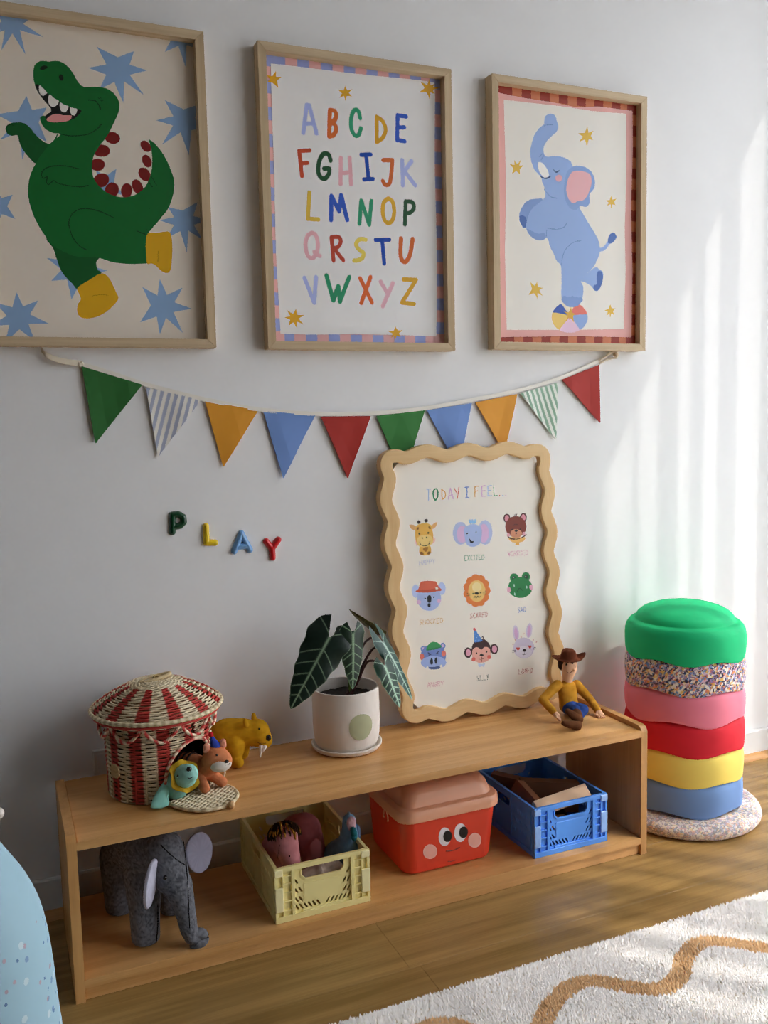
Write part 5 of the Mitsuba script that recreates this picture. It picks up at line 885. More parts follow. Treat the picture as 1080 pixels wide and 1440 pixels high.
def leaf(att, tip, nrm, w, lobe, dark, vein, droop=.01, back=.32, fold=.25, seed=0, cup=0.0):
    """Arrow-shaped leaf: att is where the stalk joins, tip the point; lobes reach back past att."""
    att, tip = np.array(att), np.array(tip); d = tip - att; L = np.linalg.norm(d); d /= L
    nrm = np.array(nrm, float); nrm -= d * (nrm @ d); nrm /= np.linalg.norm(nrm); s = np.cross(nrm, d)
    us = np.linspace(-back, 1, 150); vs = np.linspace(-1, 1, 100); U, Vv = np.meshgrid(us, vs, indexing='ij')
    body = np.where(U >= 0, np.clip(1 - U, 0, 1) ** .78 * (1 + .5 * np.clip(U, 0, 1)), np.sqrt(np.clip(1 - (U / back) ** 2, 0, 1)) * 1.0)
    half = w * body * (1 + .035 * np.sin(U * 26 + seed))
    notch = np.where(U < 0, w * .42 * np.clip(-U / back, 0, 1) ** .9, 0)          # gap between the two back lobes
    half = np.maximum(half, notch + 1e-4); off = np.sign(Vv) * notch + Vv * (half - notch)
    k_ = off / w; z = -fold * w * k_ ** 2 - droop * U ** 2 + cup * w * np.sin(U * 14 + seed) * k_ ** 2 * .5
    P = att + d * (U * L)[..., None] + s * off[..., None] + nrm * z[..., None]
    m = grid(P); sp = (np.sign(Vv) > 0).ravel()[m.faces]; m.update_faces(~((sp.any(1) & ~sp.all(1)) & (U.ravel()[m.faces] < -.01).all(1))); n_ = m.face_normals.mean(0)
    if n_ @ nrm < 0: m.invert()
    # veins: midrib and slanted side veins
    x = off / L; mid = np.exp(-(np.abs(off) / (.0022 * (1.15 - .7 * np.clip(U, 0, 1)) + .0003)) ** 2)
    sv = np.zeros_like(U)
    for j, u0 in enumerate((-.02, .16, .33, .5, .66, .8)):
        line = u0 + np.abs(x) * (.55 if j else -.9) + .25 * x * x * 3; sv = np.maximum(sv, np.exp(-((U - line) * L / .0012) ** 2) * np.clip(1.1 - np.abs(Vv) * .35, 0, 1))
    edge = np.exp(-((1 - np.abs(Vv)) * half / .0009) ** 2) * .8
    t = np.clip(np.maximum.reduce([mid, sv * .85, edge]), 0, 1).ravel()[:, None]
    base = lin(dark) * (.8 + .5 * meshkit.noise(P.reshape(-1, 3) * 160, seed))[:, None]
    obj('leaf', m, 'leaf', pp, color=base * (1 - t) + lin(vein) * t, smooth=True)
scene['leaf'] = {'type': 'twosided', 'bsdf': {'type': 'principled', 'base_color': VC, 'roughness': .38, 'specular': .4}}
leaf(A(463, 897, -.155), A(409, 997, -.175), (-.25, -1, .35), .0470, 1, '#0b2016', '#7d9478', .012, .30, .22, 1, .12)
leaf(A(496.5, 892, -.160), A(498.5, 970, -.172), (.12, -1, .25), .0300, 1, '#0e2717', '#86a380', .008, .25, .30, 2, .1)
leaf(A(533, 893, -.085), A(489, 862, -.100), (-.3, -.45, -1.0), .0165, 1, '#4a4a28', '#77743f', .010, .12, .5, 3)
leaf(A(540, 905, -.125), A(586, 983, -.150), (.45, -.85, .45), .023, 1, '#22443a', '#a9c4b2', .012, .38, .25, 4, .1)
leaf(A(541, 936, -.150), A(565, 995, -.165), (.25, -1, .25), .0245, 1, '#123524', '#b9dcc0', .006, .28, .2, 5, .1)
leaf(A(489, 888, -.125), A(472, 915, -.140), (-.1, -.7, .7), .026, 1, '#10291a', '#7d9c7b', .008, .2, .3, 6)
base = np.array([PC[0] + .004, PC[1] - .006, .39])
for j, (e, c) in enumerate([((463, 897, -.150), (486, 905, -.135)), ((497, 893, -.156), (503, 915, -.14)), ((533, 893, -.087), (512, 905, -.10)), ((540, 906, -.122), (522, 915, -.115)), ((541, 936, -.147), (518, 930, -.13)), ((489, 889, -.123), (498, 905, -.12))]):
    b = base + np.array([.006 * math.cos(j * 1.1), .006 * math.sin(j * 1.1), 0]); q = spline([b, b * .55 + A(*c) * .45, A(*c), A(*e)], 6)
    obj('stalk', tube(q, np.linspace(.0042, .0018, len(q)), 7), 'plastic', pp, color='#3a1d1b' if j != 0 else '#55702a', smooth=True)
for j, (e, c) in enumerate([((505, 930), (502, 950)), ((492, 938), (497, 955))]):
    obj('stalk', tube(spline([base + (.003 * j, -.008, 0), A(*c, -.118), A(*e, -.12)], 5), np.linspace(.004, .001, 11), 7), 'plastic', pp, color='#30201a', smooth=True)

# ------------------------------------------------------------------ wicker circus tent basket
BC = np.array([.185, -.137]); BR = .0965
RED, NAT, NA2 = lin('#bf4238'), lin('#e2d2b0'), lin('#cdb88f')
bk = thing('wicker_basket', 'red and natural striped wicker basket shaped like a circus tent, door flap open', 'basket')
ODIR = math.radians(-60)
def stripes(a, off=math.radians(-94)): return (np.abs(((a - off) / (2 * math.pi / 12) + .5) % 1 - .5) < .23)
def half_open(z): return np.radians(34) * np.sqrt(np.clip(1 - (np.clip(z - .316, 0, 1) / .076) ** 2, 0, 1)) * (z < .392)
def weave(rz, inside, ns=30, tubr=.0017, red=True, cut=True, seed=0, off=math.radians(-94)):
    """Rows of cane going in and out round the stakes; rz: list of (radius, z)."""
    ms, cs = [], []; K = ns * 6; a = np.arange(K) * 2 * np.pi / K; rng = np.random.default_rng(seed)
    for i, (r, z) in enumerate(rz):
        rad = r + .0016 * np.cos(ns / 2 * a + math.pi * i); zz = z + rng.uniform(-.0004, .0004) + .0005 * np.sin(a * 5 + i)
        P = np.stack([BC[0] + rad * np.cos(a), BC[1] + rad * np.sin(a), zz * np.ones_like(a)], -1)
        d = np.abs((a - ODIR + math.pi) % (2 * math.pi) - math.pi); keep = np.ones(K, bool) if not cut else d > half_open(z)
        col = np.where((stripes(a, off) & (red(r) if callable(red) else red))[:, None], RED, NAT) * rng.uniform(.85, 1.08)
        segs = [(P, col, True)] if keep.all() else []
        if not segs:
            st = np.where(keep & ~np.roll(keep, 1))[0][0]; Pr, kr, cr = np.roll(P, -st, 0), np.roll(keep, -st), np.roll(col, -st, 0); segs = [(Pr[kr], cr[kr], False)]
        for p, c, cl in segs:
            m = tube(p, tubr, 5, closed=cl); cc = np.repeat(c, 5, 0)
            if not cl: cc = np.vstack([cc, c[:1], c[-1:]])
            ms.append(m); cs.append(cc)
    return trimesh.util.concatenate(ms), np.vstack(cs)
zs = np.arange(ZT + .003, .438, .0041)
m, c = weave([(BR - .003 + .004 * (z - ZT) / .14, z) for z in zs], False); obj('wall', m, 'matte', bk, color=c, smooth=True)
ms, cs = [], []
for j in range(30):
    a = 2 * math.pi * j / 30 + math.pi / 30
    d = abs((a - ODIR + math.pi) % (2 * math.pi) - math.pi); z0 = ZT + .002
    if d < math.radians(33): z0 = next((z for z in np.linspace(.30, .395, 60) if half_open(np.array(z)) < d), .394)
    ms.append(tube([(BC[0] + BR * .985 * math.cos(a), BC[1] + BR * .985 * math.sin(a), z) for z in np.linspace(z0, .438, 4)], .0019, 5))
    cs.append(np.tile(RED if stripes(np.array(a)) else NA2, (len(ms[-1].vertices), 1)))
obj('stake', trimesh.util.concatenate(ms), 'matte', bk, color=np.vstack(cs), smooth=True); labels[f'{bk}__stake'] = {'kind': 'stuff', 'label': 'upright stakes of the wall'}
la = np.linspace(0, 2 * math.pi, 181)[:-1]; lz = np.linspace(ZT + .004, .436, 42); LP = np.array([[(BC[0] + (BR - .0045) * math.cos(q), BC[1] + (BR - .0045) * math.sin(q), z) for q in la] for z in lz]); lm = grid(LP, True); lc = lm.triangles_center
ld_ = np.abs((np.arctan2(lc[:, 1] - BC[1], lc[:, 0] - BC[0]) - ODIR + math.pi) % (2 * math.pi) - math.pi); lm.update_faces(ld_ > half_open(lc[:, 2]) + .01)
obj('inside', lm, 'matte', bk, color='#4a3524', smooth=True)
obj('base', lathe([(.0005, ZT + .0005), (BR - .004, ZT + .0005), (BR, ZT + .003), (BR - .004, ZT + .006), (.0005, ZT + .006)], 60, (*BC, 0)), 'matte', bk, color='#8b7450', smooth=40)
rz = spline([(.119, .441), (.112, .4475), (.098, .458), (.080, .4685), (.062, .4775), (.048, .4832), (.034, .4865), (.022, .4878), (.012, .4884), (.004, .4888)], 4)[:-1]
m, c = weave([(r, z) for r, z in rz], False, 32, .00185, red=lambda r: r > .050, cut=False, seed=3, off=math.radians(-97 + 15)); rf = obj('roof', m, 'matte', bk, color=c, smooth=True, label='low conical roof with red stripes')
under = lathe([(.0005, .484), (.034, .4825), (.062, .474), (.098, .4545), (.118, .4375), (.098, .452), (.06, .471), (.0005, .481)], 60, (*BC, 0)); obj('lining', under, 'matte', rf, color='#8b6a48', smooth=True)
def ring(r, z, tr, colf, name, par, n=220, k=6, zf=None, rf_=None):
    a = np.arange(n) * 2 * np.pi / n; zz = z + (zf(a) if zf else 0 * a); rr_ = r + (rf_(a) if rf_ else 0 * a)
    P = np.stack([BC[0] + rr_ * np.cos(a), BC[1] + rr_ * np.sin(a), zz], -1); mm = tube(P, tr, k, closed=True); ci = colf(np.repeat(np.arange(n), k), np.tile(np.arange(k), n)); return obj(name, mm, 'matte', par, color=ci, smooth=True)
twist = lambda i, j: np.where((((i * .45 + j * (1.0)) % 6) < 3)[:, None], lin('#c4403a'), lin('#e4d3b4'))
wrap = lambda i, j: np.where(((i // 2) % 2 == 0)[:, None], NAT, NA2 * .8)
ring(.1205, .441, .0042, wrap, 'rim', rf); ring(.117, .4335, .0028, lambda i, j: np.tile(RED, (len(i), 1)), 'rim', rf); ring(.110, .430, .0034, twist, 'rope', bk, n=360)
ring(.1085, .4285, .0034, twist, 'rope', bk, n=560, zf=lambda a: -.027 * np.abs(np.sin((a - ODIR) * 5 + math.pi / 2)), rf_=lambda a: -.002 * np.abs(np.sin((a - ODIR) * 5 + math.pi / 2)))
dd = np.concatenate([np.linspace(0, .96, 30), [1.0]]) * .076; zq = np.concatenate([np.linspace(ZT + .006, .316, 8), .316 + dd[1:]])
q = [(-half_open(np.array(min(z, .3919))), z) for z in zq] + [(half_open(np.array(min(z, .3919))), z) for z in zq[::-1]]
q = np.array([[BC[0] + (BR + .002) * math.cos(ODIR + a), BC[1] + (BR + .002) * math.sin(ODIR + a), z] for a, z in q]); q = q[np.r_[True, np.linalg.norm(np.diff(q, axis=0), axis=1) > 1e-4]]
mm = tube(q, .0036, 6); obj('rope', mm, 'matte', bk, color=np.vstack([twist(np.repeat(np.arange(len(q)) * 3, 6), np.tile(np.arange(6), len(q))), [NAT, NAT]]), smooth=True, label='red and white rope edging of the door opening')
# door flap lying open on the shelf
dv = np.array([math.cos(ODIR), math.sin(ODIR)]); sv = np.array([-dv[1], dv[0]]); fb = BC + dv * (BR * .90)
arch = [(-.056, 0), (-.0575, .03), (-.053, .058), (-.040, .080), (-.020, .0935), (0, .097), (.020, .0935), (.040, .080), (.053, .058), (.0575, .03), (.056, 0)]
ap = spline(arch, 5); to = lambda s, d, z: np.array([*(fb + dv * d + sv * s), z]); zf = ZT + .0052
fp = sg.Polygon(ap); fk = None; ms, cs = [], []
for i, d in enumerate(np.arange(.004, .096, .0040)):
    l = fp.intersection(sg.LineString([(-.1, d), (.1, d)]))
    if l.is_empty: continue
    s0, s1 = l.bounds[0], l.bounds[2]; ss = np.linspace(s0, s1, 40); mm = tube([to(s, d, zf + .0016 * math.cos(s * 260 + math.pi * i)) for s in ss], .0021, 5); ms.append(mm); cs.append(np.tile(NAT * (.86 + .16 * ((i * 7) % 5) / 5), (len(mm.vertices), 1)))
for s in np.arange(-.048, .05, .012):
    l = fp.intersection(sg.LineString([(s, 0), (s, .2)]))
    mm = tube([to(s, d, zf) for d in np.linspace(l.bounds[1], l.bounds[3], 5)], .0016, 5); ms.append(mm); cs.append(np.tile(NA2 * .8, (len(mm.vertices), 1)))
fk = obj('door_flap', trimesh.util.concatenate(ms), 'matte', bk, color=np.vstack(cs), smooth=True, label='natural wicker door flap lying open')
mm = tube([to(*p, zf) for p in ap], .0036, 7); obj('rim', mm, 'matte', fk, color=np.vstack([wrap(np.repeat(np.arange(len(ap)), 7), None), [NAT, NAT]]), smooth=True)
obj('bead', ball(to(.0, .106, ZT + .0068), .0066), 'plastic', fk, color='#c79d6c', smooth=True, label='wooden toggle bead')
obj('loop', tube([to(.004 * math.cos(a) - .0, .098 + .006 * math.sin(a), zf + .005 + .002 * math.cos(a)) for a in np.linspace(0, 2 * math.pi, 16)[:-1]], .0014, 5, closed=True), 'matte', fk, color='#cdb78e', smooth=True)
# carrying ring on the roof, coil on the side
hc = np.array([BC[0], BC[1], .4915]); hd = np.array([.97, .10, .16]); hd /= np.linalg.norm(hd); h2 = np.cross([0, 0, 1], hd); h2 /= np.linalg.norm(h2)
obj('handle', tube([hc + hd * .028 * math.cos(a) + h2 * .010 * math.sin(a) for a in np.linspace(0, 2 * math.pi, 40)[:-1]], .0036, 8, closed=True), 'matte', rf, color='#d2bb90', smooth=True, label='natural cane ring handle')
obj('tie', tube([hc + (0, 0, .0) + np.array([.004 * math.sin(2 * a), .006 * math.cos(a), .0055 * math.sin(a) - .001]) for a in np.linspace(0, 2 * math.pi, 30)[:-1]], .0022, 6, closed=True), 'matte', rf, color='#a58c5e', smooth=True)
ca = math.radians(-150); cc3 = np.array([BC[0] + (BR + .005) * math.cos(ca), BC[1] + (BR + .005) * math.sin(ca), .343]); c1 = np.array([-math.sin(ca), math.cos(ca), 0])
obj('coil', cat([tube([cc3 + c1 * r * math.cos(a) + np.array([0, 0, 1.]) * r * math.sin(a) for a in np.linspace(0, 2 * math.pi, 24)[:-1]], .0021, 5, closed=True) for r in (.0035, .0075, .0115)]), 'matte', bk, color='#cdb283', smooth=True, label='round natural cane coil')
obj('ribbon', tube(spline([A(312, 1080, -.20), A(316, 1086, -.203), A(313, 1093, -.203), A(308, 1092, -.202)], 6), .0022, 6), 'matte', fk, color='#dccbb0', smooth=True)

# ------------------------------------------------------------------ plush animals
BODY = {}
def snap(par, p, lift=0.0):
    """The point of a toy's surface in line with p, seen from the front."""
    d = np.array(p) - CAM; d /= np.linalg.norm(d); v = np.vstack(BODY[par]) - CAM; t = v @ d; r = np.linalg.norm(v - t[:, None] * d, axis=1)
    ok = r < .0055
    if not ok.any(): return np.array(p)
    t0 = t[ok].min(); k = ok & (t < t0 + .008); w = 1 / (r[k] + 5e-4) ** 2; return CAM + d * ((t[k] * w).sum() / w.sum() - lift)
def eye(px, py, y, r, par, col='#15110f'): obj('eye', ball(snap(par, A(px, py, y), r * .3), r), 'gloss', par, color=col, smooth=True)
def plush(key, parts, c1, c2, res=.004, it=8, name='body', s=120): 
    m = blob(parts, res, it); BODY.setdefault(key, []).append(np.array(m.vertices)); return obj(name, m, 'felt', key, color=ngrad(m, c1, c2, s), smooth=True)
def thread(par, pts, r, col='#201815', name='stitch'):
    if name != 'stripe': pts = [snap(par, p, r * .4) for p in spline(pts, 3)]
    obj(name, tube(spline(pts, 5), r, 5), 'matte', par, color=col, smooth=True)
# mint sea lion with a yellow ruff, lying in the door of the basket
sl = thing('plush_sea_lion', 'small mint green plush sea lion with a yellow ruff, in the basket door', 'soft toy')
plush(sl, [[(A(248, 1106, -.222), .0235), (A(249, 1098, -.228), .023), (A(258, 1092, -.238), .019)]], '#84bcae', '#94c9bb')
hm = plush(sl, [[(A(261, 1091, -.246), .0215), (A(265, 1088, -.254), .0175), (A(268, 1089, -.260), .0135)]], '#89c0b2', '#98cbbe', name='head')
f0, f1, f2 = A(233, 1106, -.232), A(226, 1122, -.246), A(225, 1132, -.252); f2[2] = max(f2[2], ZT + .006)
plush(sl, [[(f0, (.008, .007, .010)), (f1, (.013, .007, .010)), (f2, (.017, .008, .0055))]], '#86c9bb', '#95d3c5', name='flipper')
def ruff(par, c, n1, r0, r1, col, waves=9):
    n1 = n1 / np.linalg.norm(n1); u = np.cross(n1, [0, 0, 1]); u /= np.linalg.norm(u); w = np.cross(u, n1); a = np.linspace(0, 2 * math.pi, 145)[:-1]; P = []
    for rr in np.linspace(0, 1, 6): P.append([c + (u * math.cos(q) + w * math.sin(q)) * (r0 + (r1 - r0) * rr) + n1 * (.0055 * rr * math.sin(waves * q + .5) + .004 * rr) for q in a])
    Q = np.array(P); m = cat(grid(np.concatenate([Q, (Q - n1 * .0012)[::-1], Q[:1]]), True)); m.fix_normals(); obj('ruff', m, 'felt', par, color=col, smooth=True)
ruff(sl, A(258, 1092, -.243), A(266, 1089, -.26) - A(256, 1093, -.24), .017, .030, '#b8922a', 5)
obj('nose', ball(snap(sl, A(266, 1081.5, -.272), .001), (.005, .004, .0045)), 'gloss', sl, color='#15110f', smooth=True); eye(250, 1091, -.2665, .0018, sl); thread(sl, [A(264, 1093.5, -.2735), A(267, 1094.3, -.2740), A(271, 1092, -.2725)], .0007)
# orange tiger coming out of the basket
tg = thing('plush_tiger', 'small orange plush tiger with a blue party hat, stepping out of the basket', 'soft toy')
hd_ = A(303, 1066, -.225)
def paw(px, py, y, r): p = AZ(px, py, ZT + .012 + r); return p
pw1, pw2 = np.array([.2490, -.2340, ZT + .0175]), np.array([.2850, -.2200, ZT + .0175])
plush(tg, [[((.202, -.150, .330), .021), ((.232, -.185, .331), .0215), (A(291, 1080, -.205), .0195), (hd_, .0215)], [((.240, -.197, .328), .016), ((.246, -.216, .308), .0105), (pw1, .0095)], [(A(296, 1086, -.203), .015), ((.272, -.212, .310), .0105), (pw2, .0095)],
           [(hd_, .0245), (hd_ + (.010, -.010, -.003), .0185)], [((.197, -.16, .318), .013), ((.196, -.165, .299), .010)]], '#c0724a', '#cf845a')
mz = blob([[(hd_ + (.0062, -.0125, -.0075), (.0212, .0188, .0150)), (hd_ + (.0125, -.0160, -.0070), (.0135, .0130, .0115))]], .003, 5); BODY[tg].append(np.array(mz.vertices))
obj('muzzle', mz, 'felt', tg, color='#d5cbbf', smooth=True, label='pale grey muzzle')
for ex, ey in ((290, 1052), (313.5, 1045.5)): obj('ear', blob([[(A(ex, ey + 3, -.228), (.0068, .0045, .006)), (A(ex, ey - 2, -.228), (.0058, .004, .0065))]], .002, 4), 'felt', tg, color='#d08c72', smooth=True)
hb = A(303.5, 1050.5, -.224); ht = A(296.5, 1033, -.224); ax = ht - hb; hl = np.linalg.norm(ax); ax /= hl; u1 = np.cross(ax, [0, 1, 0]); u1 /= np.linalg.norm(u1); u2 = np.cross(ax, u1)
Q = np.array([[hb + ax * hl * t_ + (u1 * math.cos(q) + u2 * math.sin(q)) * r for q in np.linspace(0, 2 * math.pi, 25)[:-1]] for t_, r in ((0, .0001), (0, .0105), (.5, .0058), (1, .0015), (1.02, .0001))]); cn = grid(Q, True)
if cn.volume < 0: cn.invert()
pht = obj('party_hat', cn, 'felt', tg, color='#34469e', smooth=40, label='blue felt party hat'); obj('pompom', ball(ht, .0048), 'felt', pht, color='#b8262c', smooth=True)
obj('nose', ball(snap(tg, A(318.5, 1071, -.2565), .001), (.0042, .003, .003)), 'gloss', tg, color='#15110f', smooth=True); eye(305, 1062, -.2495, .002, tg)
thread(tg, [A(313, 1076, -.2575), A(316, 1077, -.2585), A(318.5, 1075, -.2585), A(321, 1075.5, -.2575), A(323, 1073.5, -.256)], .0008)
for s_ in np.linspace(.15, .8, 5):
    c_ = np.array([.202, -.150, .330]) * (1 - s_) + np.array([.245, -.199, .331]) * s_; d_ = np.array([.045, -.05, 0]) / .0673; w_ = np.cross(d_, [0, 0, 1])
    thread(tg, [c_ + (w_ * math.cos(q) + np.array([0, 0, 1.]) * math.sin(q)) * .0215 for q in np.linspace(.2, 2.6, 7)], .0019, '#3a2015', 'stripe')
# mustard sabre tooth behind the basket
st_ = thing('plush_sabre_tooth', 'mustard yellow plush sabre-tooth cat with white fangs, standing beside the basket', 'soft toy')
YS = -.098; hs = A(361, 1032, YS - .012)
def ft(px, y): return np.array([A(px, 1070, y)[0], y, ZT + .0125])
plush(st_, [[(A(305, 1042, YS + .045), .031), (A(320, 1036, YS + .012), .037), (A(342, 1029, YS - .004), .0268), (hs, .0255)], [(hs + (0, 0, .004), .0265), (A(368, 1037, YS - .02), .0195), (A(372, 1041, YS - .022), .0160)], [(A(329, 1044, YS - .010), .024), (A(331, 1058, YS - .016), .0165), (ft(330, YS - .020), .0125), (ft(335, YS - .028), .0115)],
             [(A(338, 1044, YS + .020), .020), (A(340, 1058, YS + .022), .015), (ft(340, YS + .020), .0125)], [(A(306, 1050, YS + .036), .022), (ft(306, YS + .033), .0135)], [(A(308, 1050, YS + .056), .02), (ft(309, YS + .058), .0135)]], '#b07f16', '#c4921f', .005)
for ex, ey, yy_ in ((346, 1016, YS - .030), (357.5, 1008, YS - .006)): obj('ear', blob([[(A(ex, ey + 4, yy_), (.006, .004, .006)), (A(ex - 1, ey - 2, yy_), (.0045, .003, .0055))]], .002, 4), 'felt', st_, color='#bd8c1c', smooth=True)
obj('nose', ball(snap(st_, A(377.5, 1037.5, YS - .037), .001), (.0056, .0056, .0062)), 'gloss', st_, color='#15110f', smooth=True); eye(364.5, 1024.8, YS - .0395, .0018, st_)
for a_, b_, c_ in (((367, 1048), (366.5, 1057), (366, 1065)), ((373, 1049), (371, 1054), (368.5, 1058))): q = spline([A(*a_, YS - .037), A(*b_, YS - .040), A(*c_, YS - .038)], 6); obj('fang', tube(q, np.linspace(.0042, .0014, len(q)), 8), 'felt', st_, color='#d9cfc4', smooth=True, label='white felt fang')
thread(st_, [A(362, 1044, YS - .041), A(368, 1046, YS - .042), A(374, 1045, YS - .042)], .0006, '#5a3d08')
# ------------------------------------------------------------------ folding crates
def crate(label, x0, x1, yf, yb, h, col, dark, light):
    k = thing('crate', label, 'crate'); W, H, Dp = x1 - x0, h, yb - yf; z0 = ZB + .0004
    P = lambda u, v: (u * W, (1 - v) * H)
    def slot(cx, cy, l, w, ang): return sg.LineString([(cx - l * math.cos(ang), cy - l * math.sin(ang)), (cx + l * math.cos(ang), cy + l * math.sin(ang))]).buffer(w, quad_segs=2)
    def end_panel(y, s):
        g = sg.box(.0, 0, W, H)
        ho = sg.Polygon([P(.285, .085), P(.725, .085), P(.725, .22), P(.685, .30), P(.325, .30), P(.285, .22)]).buffer(-.003).buffer(.003, quad_segs=4)
        cut = [ho]; l, w = .0048, .0018
        for j, v in enumerate((.30, .47, .64)):
            for i, u in enumerate((.205, .25)):
                if not (j == 0 and i == 1): cut += [slot(*P(u + .018, v + .02), l, w, -1.0), slot(*P(1 - u - .018, v + .02), l, w, 1.0)]
        for i in range(6): cut += [slot(*P(.225 + i * .045, .80), l, w, -1.0), slot(*P(.775 - i * .045, .80), l, w, 1.0)]
        m = [trimesh.creation.extrude_polygon(q, .0022, engine='earcut') for q in geoms(g.difference(so.unary_union(cut)))]
        fr = sg.Polygon(ho.buffer(.0032, quad_segs=4).exterior).difference(ho).intersection(sg.box(0, 0, W, H * .86))
        m += [placed(q, trimesh.transformations.translation_matrix((0, 0, -.0022))) for q in sum([poly(a, .0022) for a in geoms(fr)], [])]
        def bx(u0, u1, v0, v1, t): 
            a, b = P(u0, v1), P(u1, v0); return box(a[0], b[0], a[1], b[1], -t, .0, .0004)
        m += [bx(0, 1, 0, .085, .0042), bx(0, 1, .895, 1, .0052), bx(.28, .72, .855, .90, .0030), bx(.17, .205, .05, .93, .0045), bx(.795, .83, .05, .93, .0045), bx(.30, .70, .39, .70, .0010)]
        for a in (0, .83):
            for v in (.16, .30, .46, .62, .79): m.append(bx(a + (.085 if a == 0 else 0.0), a + (.17 if a == 0 else .085), v, v + .022, .0040))
            b0, b1 = (0, .03) if a == 0 else (.97, 1.0); m.append(bx(b0, b1, 0, 1, .0042)); c0, c1 = (.078, .092) if a == 0 else (.908, .922); m.append(bx(c0, c1, .05, .93, .0042))
        m = cat(m); M = frame3((x0, y, z0), (1, 0, 0), (0, 0, 1), (0, 1, 0)) if s > 0 else frame3((x0, y, z0), (1, 0, 0), (0, 0, 1), (0, -1, 0))
        m.apply_transform(M)
        if s > 0: m.invert()
        m.fix_normals(multibody=True) if len(m.faces) < 1 else None
        return m
    obj('end_panel', end_panel(yf + .005, 1), 'plastic', k, color=col); obj('end_panel', end_panel(yb - .005, -1), 'plastic', k, color=col)
    for a in (0, .905):                   # smooth latch plates at the front corners
        for v0, v1 in ((.02, .15), (.36, .80)):
            obj('latch', box(x0 + (a + .0) * W, x0 + (a + .095 - .012) * W if a == 0 else x0 + W, yf - .0012, yf + .004, z0 + (1 - v1) * H, z0 + (1 - v0) * H, .0012), 'plastic', k, color=light)
    for s in (0, 1):
        g = sg.box(0, 0, Dp - .01, H); cut = []
        for cxx in (.22, .78):
            for j in range(3):
                for i in range(5): cut.append(slot((cxx + (i - 2) * .045) * Dp, H * (.30 + .2 * j), .0045, .0014, 1.0))
        cut.append(sg.box(Dp * .40, H * .66, Dp * .60, H * .84))
        m = [trimesh.creation.extrude_polygon(q, .0022, engine='earcut') for q in geoms(g.difference(so.unary_union(cut)))]
        m += [box(0, Dp - .01, H - .009, H, -.0025, .0045, .0005), box(0, Dp - .01, 0, .010, -.003, .003, .0005)] + [box(u * Dp, u * Dp + .005, .01, H - .01, -.002, .0024, .0004) for u in (.05, .36, .62, .88)]
        m = cat(m); m.apply_transform(frame3((x0 + .003 if s == 0 else x1 - .003, yf + .005, z0), (0, 1, 0), (0, 0, 1), (1, 0, 0) if s == 0 else (-1, 0, 0)))
        if s == 1: m.invert()
        obj('side_panel', m, 'plastic', k, color=col)
    obj('base', box(x0 + .003, x1 - .003, yf + .004, yb - .004, z0, z0 + .004, .0005), 'plastic', k, color=dark); return k
crate('pale yellow folding plastic crate holding plush animals, on the lower board of the shelf', .357, .5475, -.298, -.045, .106, '#e4d794', '#cfc078', '#ebe1ac')
crate('bright blue folding plastic crate with wooden blocks, right end of the lower board', .923, 1.110, -.297, -.045, .108, '#4f90e6', '#3b6ec2', '#8db4ee')

# ------------------------------------------------------------------ red lidded box with a face
rb = thing('toy_box', 'red plastic box with a smiling face and a peach lid, between the two crates', 'storage box')
def rrect(x0, x1, y0, y1, r, n=9):
    p = []
    for cx, cy, a in ((x1 - r, y1 - r, 0), (x0 + r, y1 - r, 90), (x0 + r, y0 + r, 180), (x1 - r, y0 + r, 270)): p += [(cx + r * math.cos(math.radians(a + 90 * i / n)), cy + r * math.sin(math.radians(a + 90 * i / n))) for i in range(n + 1)]
    q = []
    for a, b in zip(p, p[1:] + p[:1]): q += [a, tuple(np.array(a) * .5 + np.array(b) * .5)]
    return np.array(q)
def loft(rows, ty, x, mt, par, col, label=None):
    P = np.array([np.c_[rrect(*r), np.full(len(rrect(*r)), z)] for r, z in rows]); m = grid(P, True)
    for row, fl in ((P[0], True), (P[-1], False)):
        c = row.mean(0); n = len(row); f = [[n, i, (i + 1) % n] for i in range(n)]; cp = trimesh.Trimesh(np.vstack([row, c]), f, process=False)
        m = cat(m, cp)
    m.merge_vertices(); m.fix_normals()
    if m.volume < 0: m.invert()
    return obj(x, m, mt, par, color=col, smooth=40, label=label)
bx0, bx1, by0, by1 = .6435, .852, -.252, -.060
loft([((bx0 + .012, bx1 - .012, by0 + .012, by1 - .012, .022), ZB + .0005), ((bx0 + .004, bx1 - .004, by0 + .004, by1 - .004, .026), ZB + .004), ((bx0 + .001, bx1 - .001, by0 + .001, by1 - .001, .028), ZB + .011), ((bx0, bx1, by0, by1, .028), ZB + .03), ((bx0 - .006, bx1 + .008, by0 - .006, by1 + .004, .028), .158)], 0, 'body', 'plastic', rb, '#d23c24')
lx0, lx1, ly0, ly1 = bx0 - .013, bx1 + .016, by0 - .013, by1 + .010
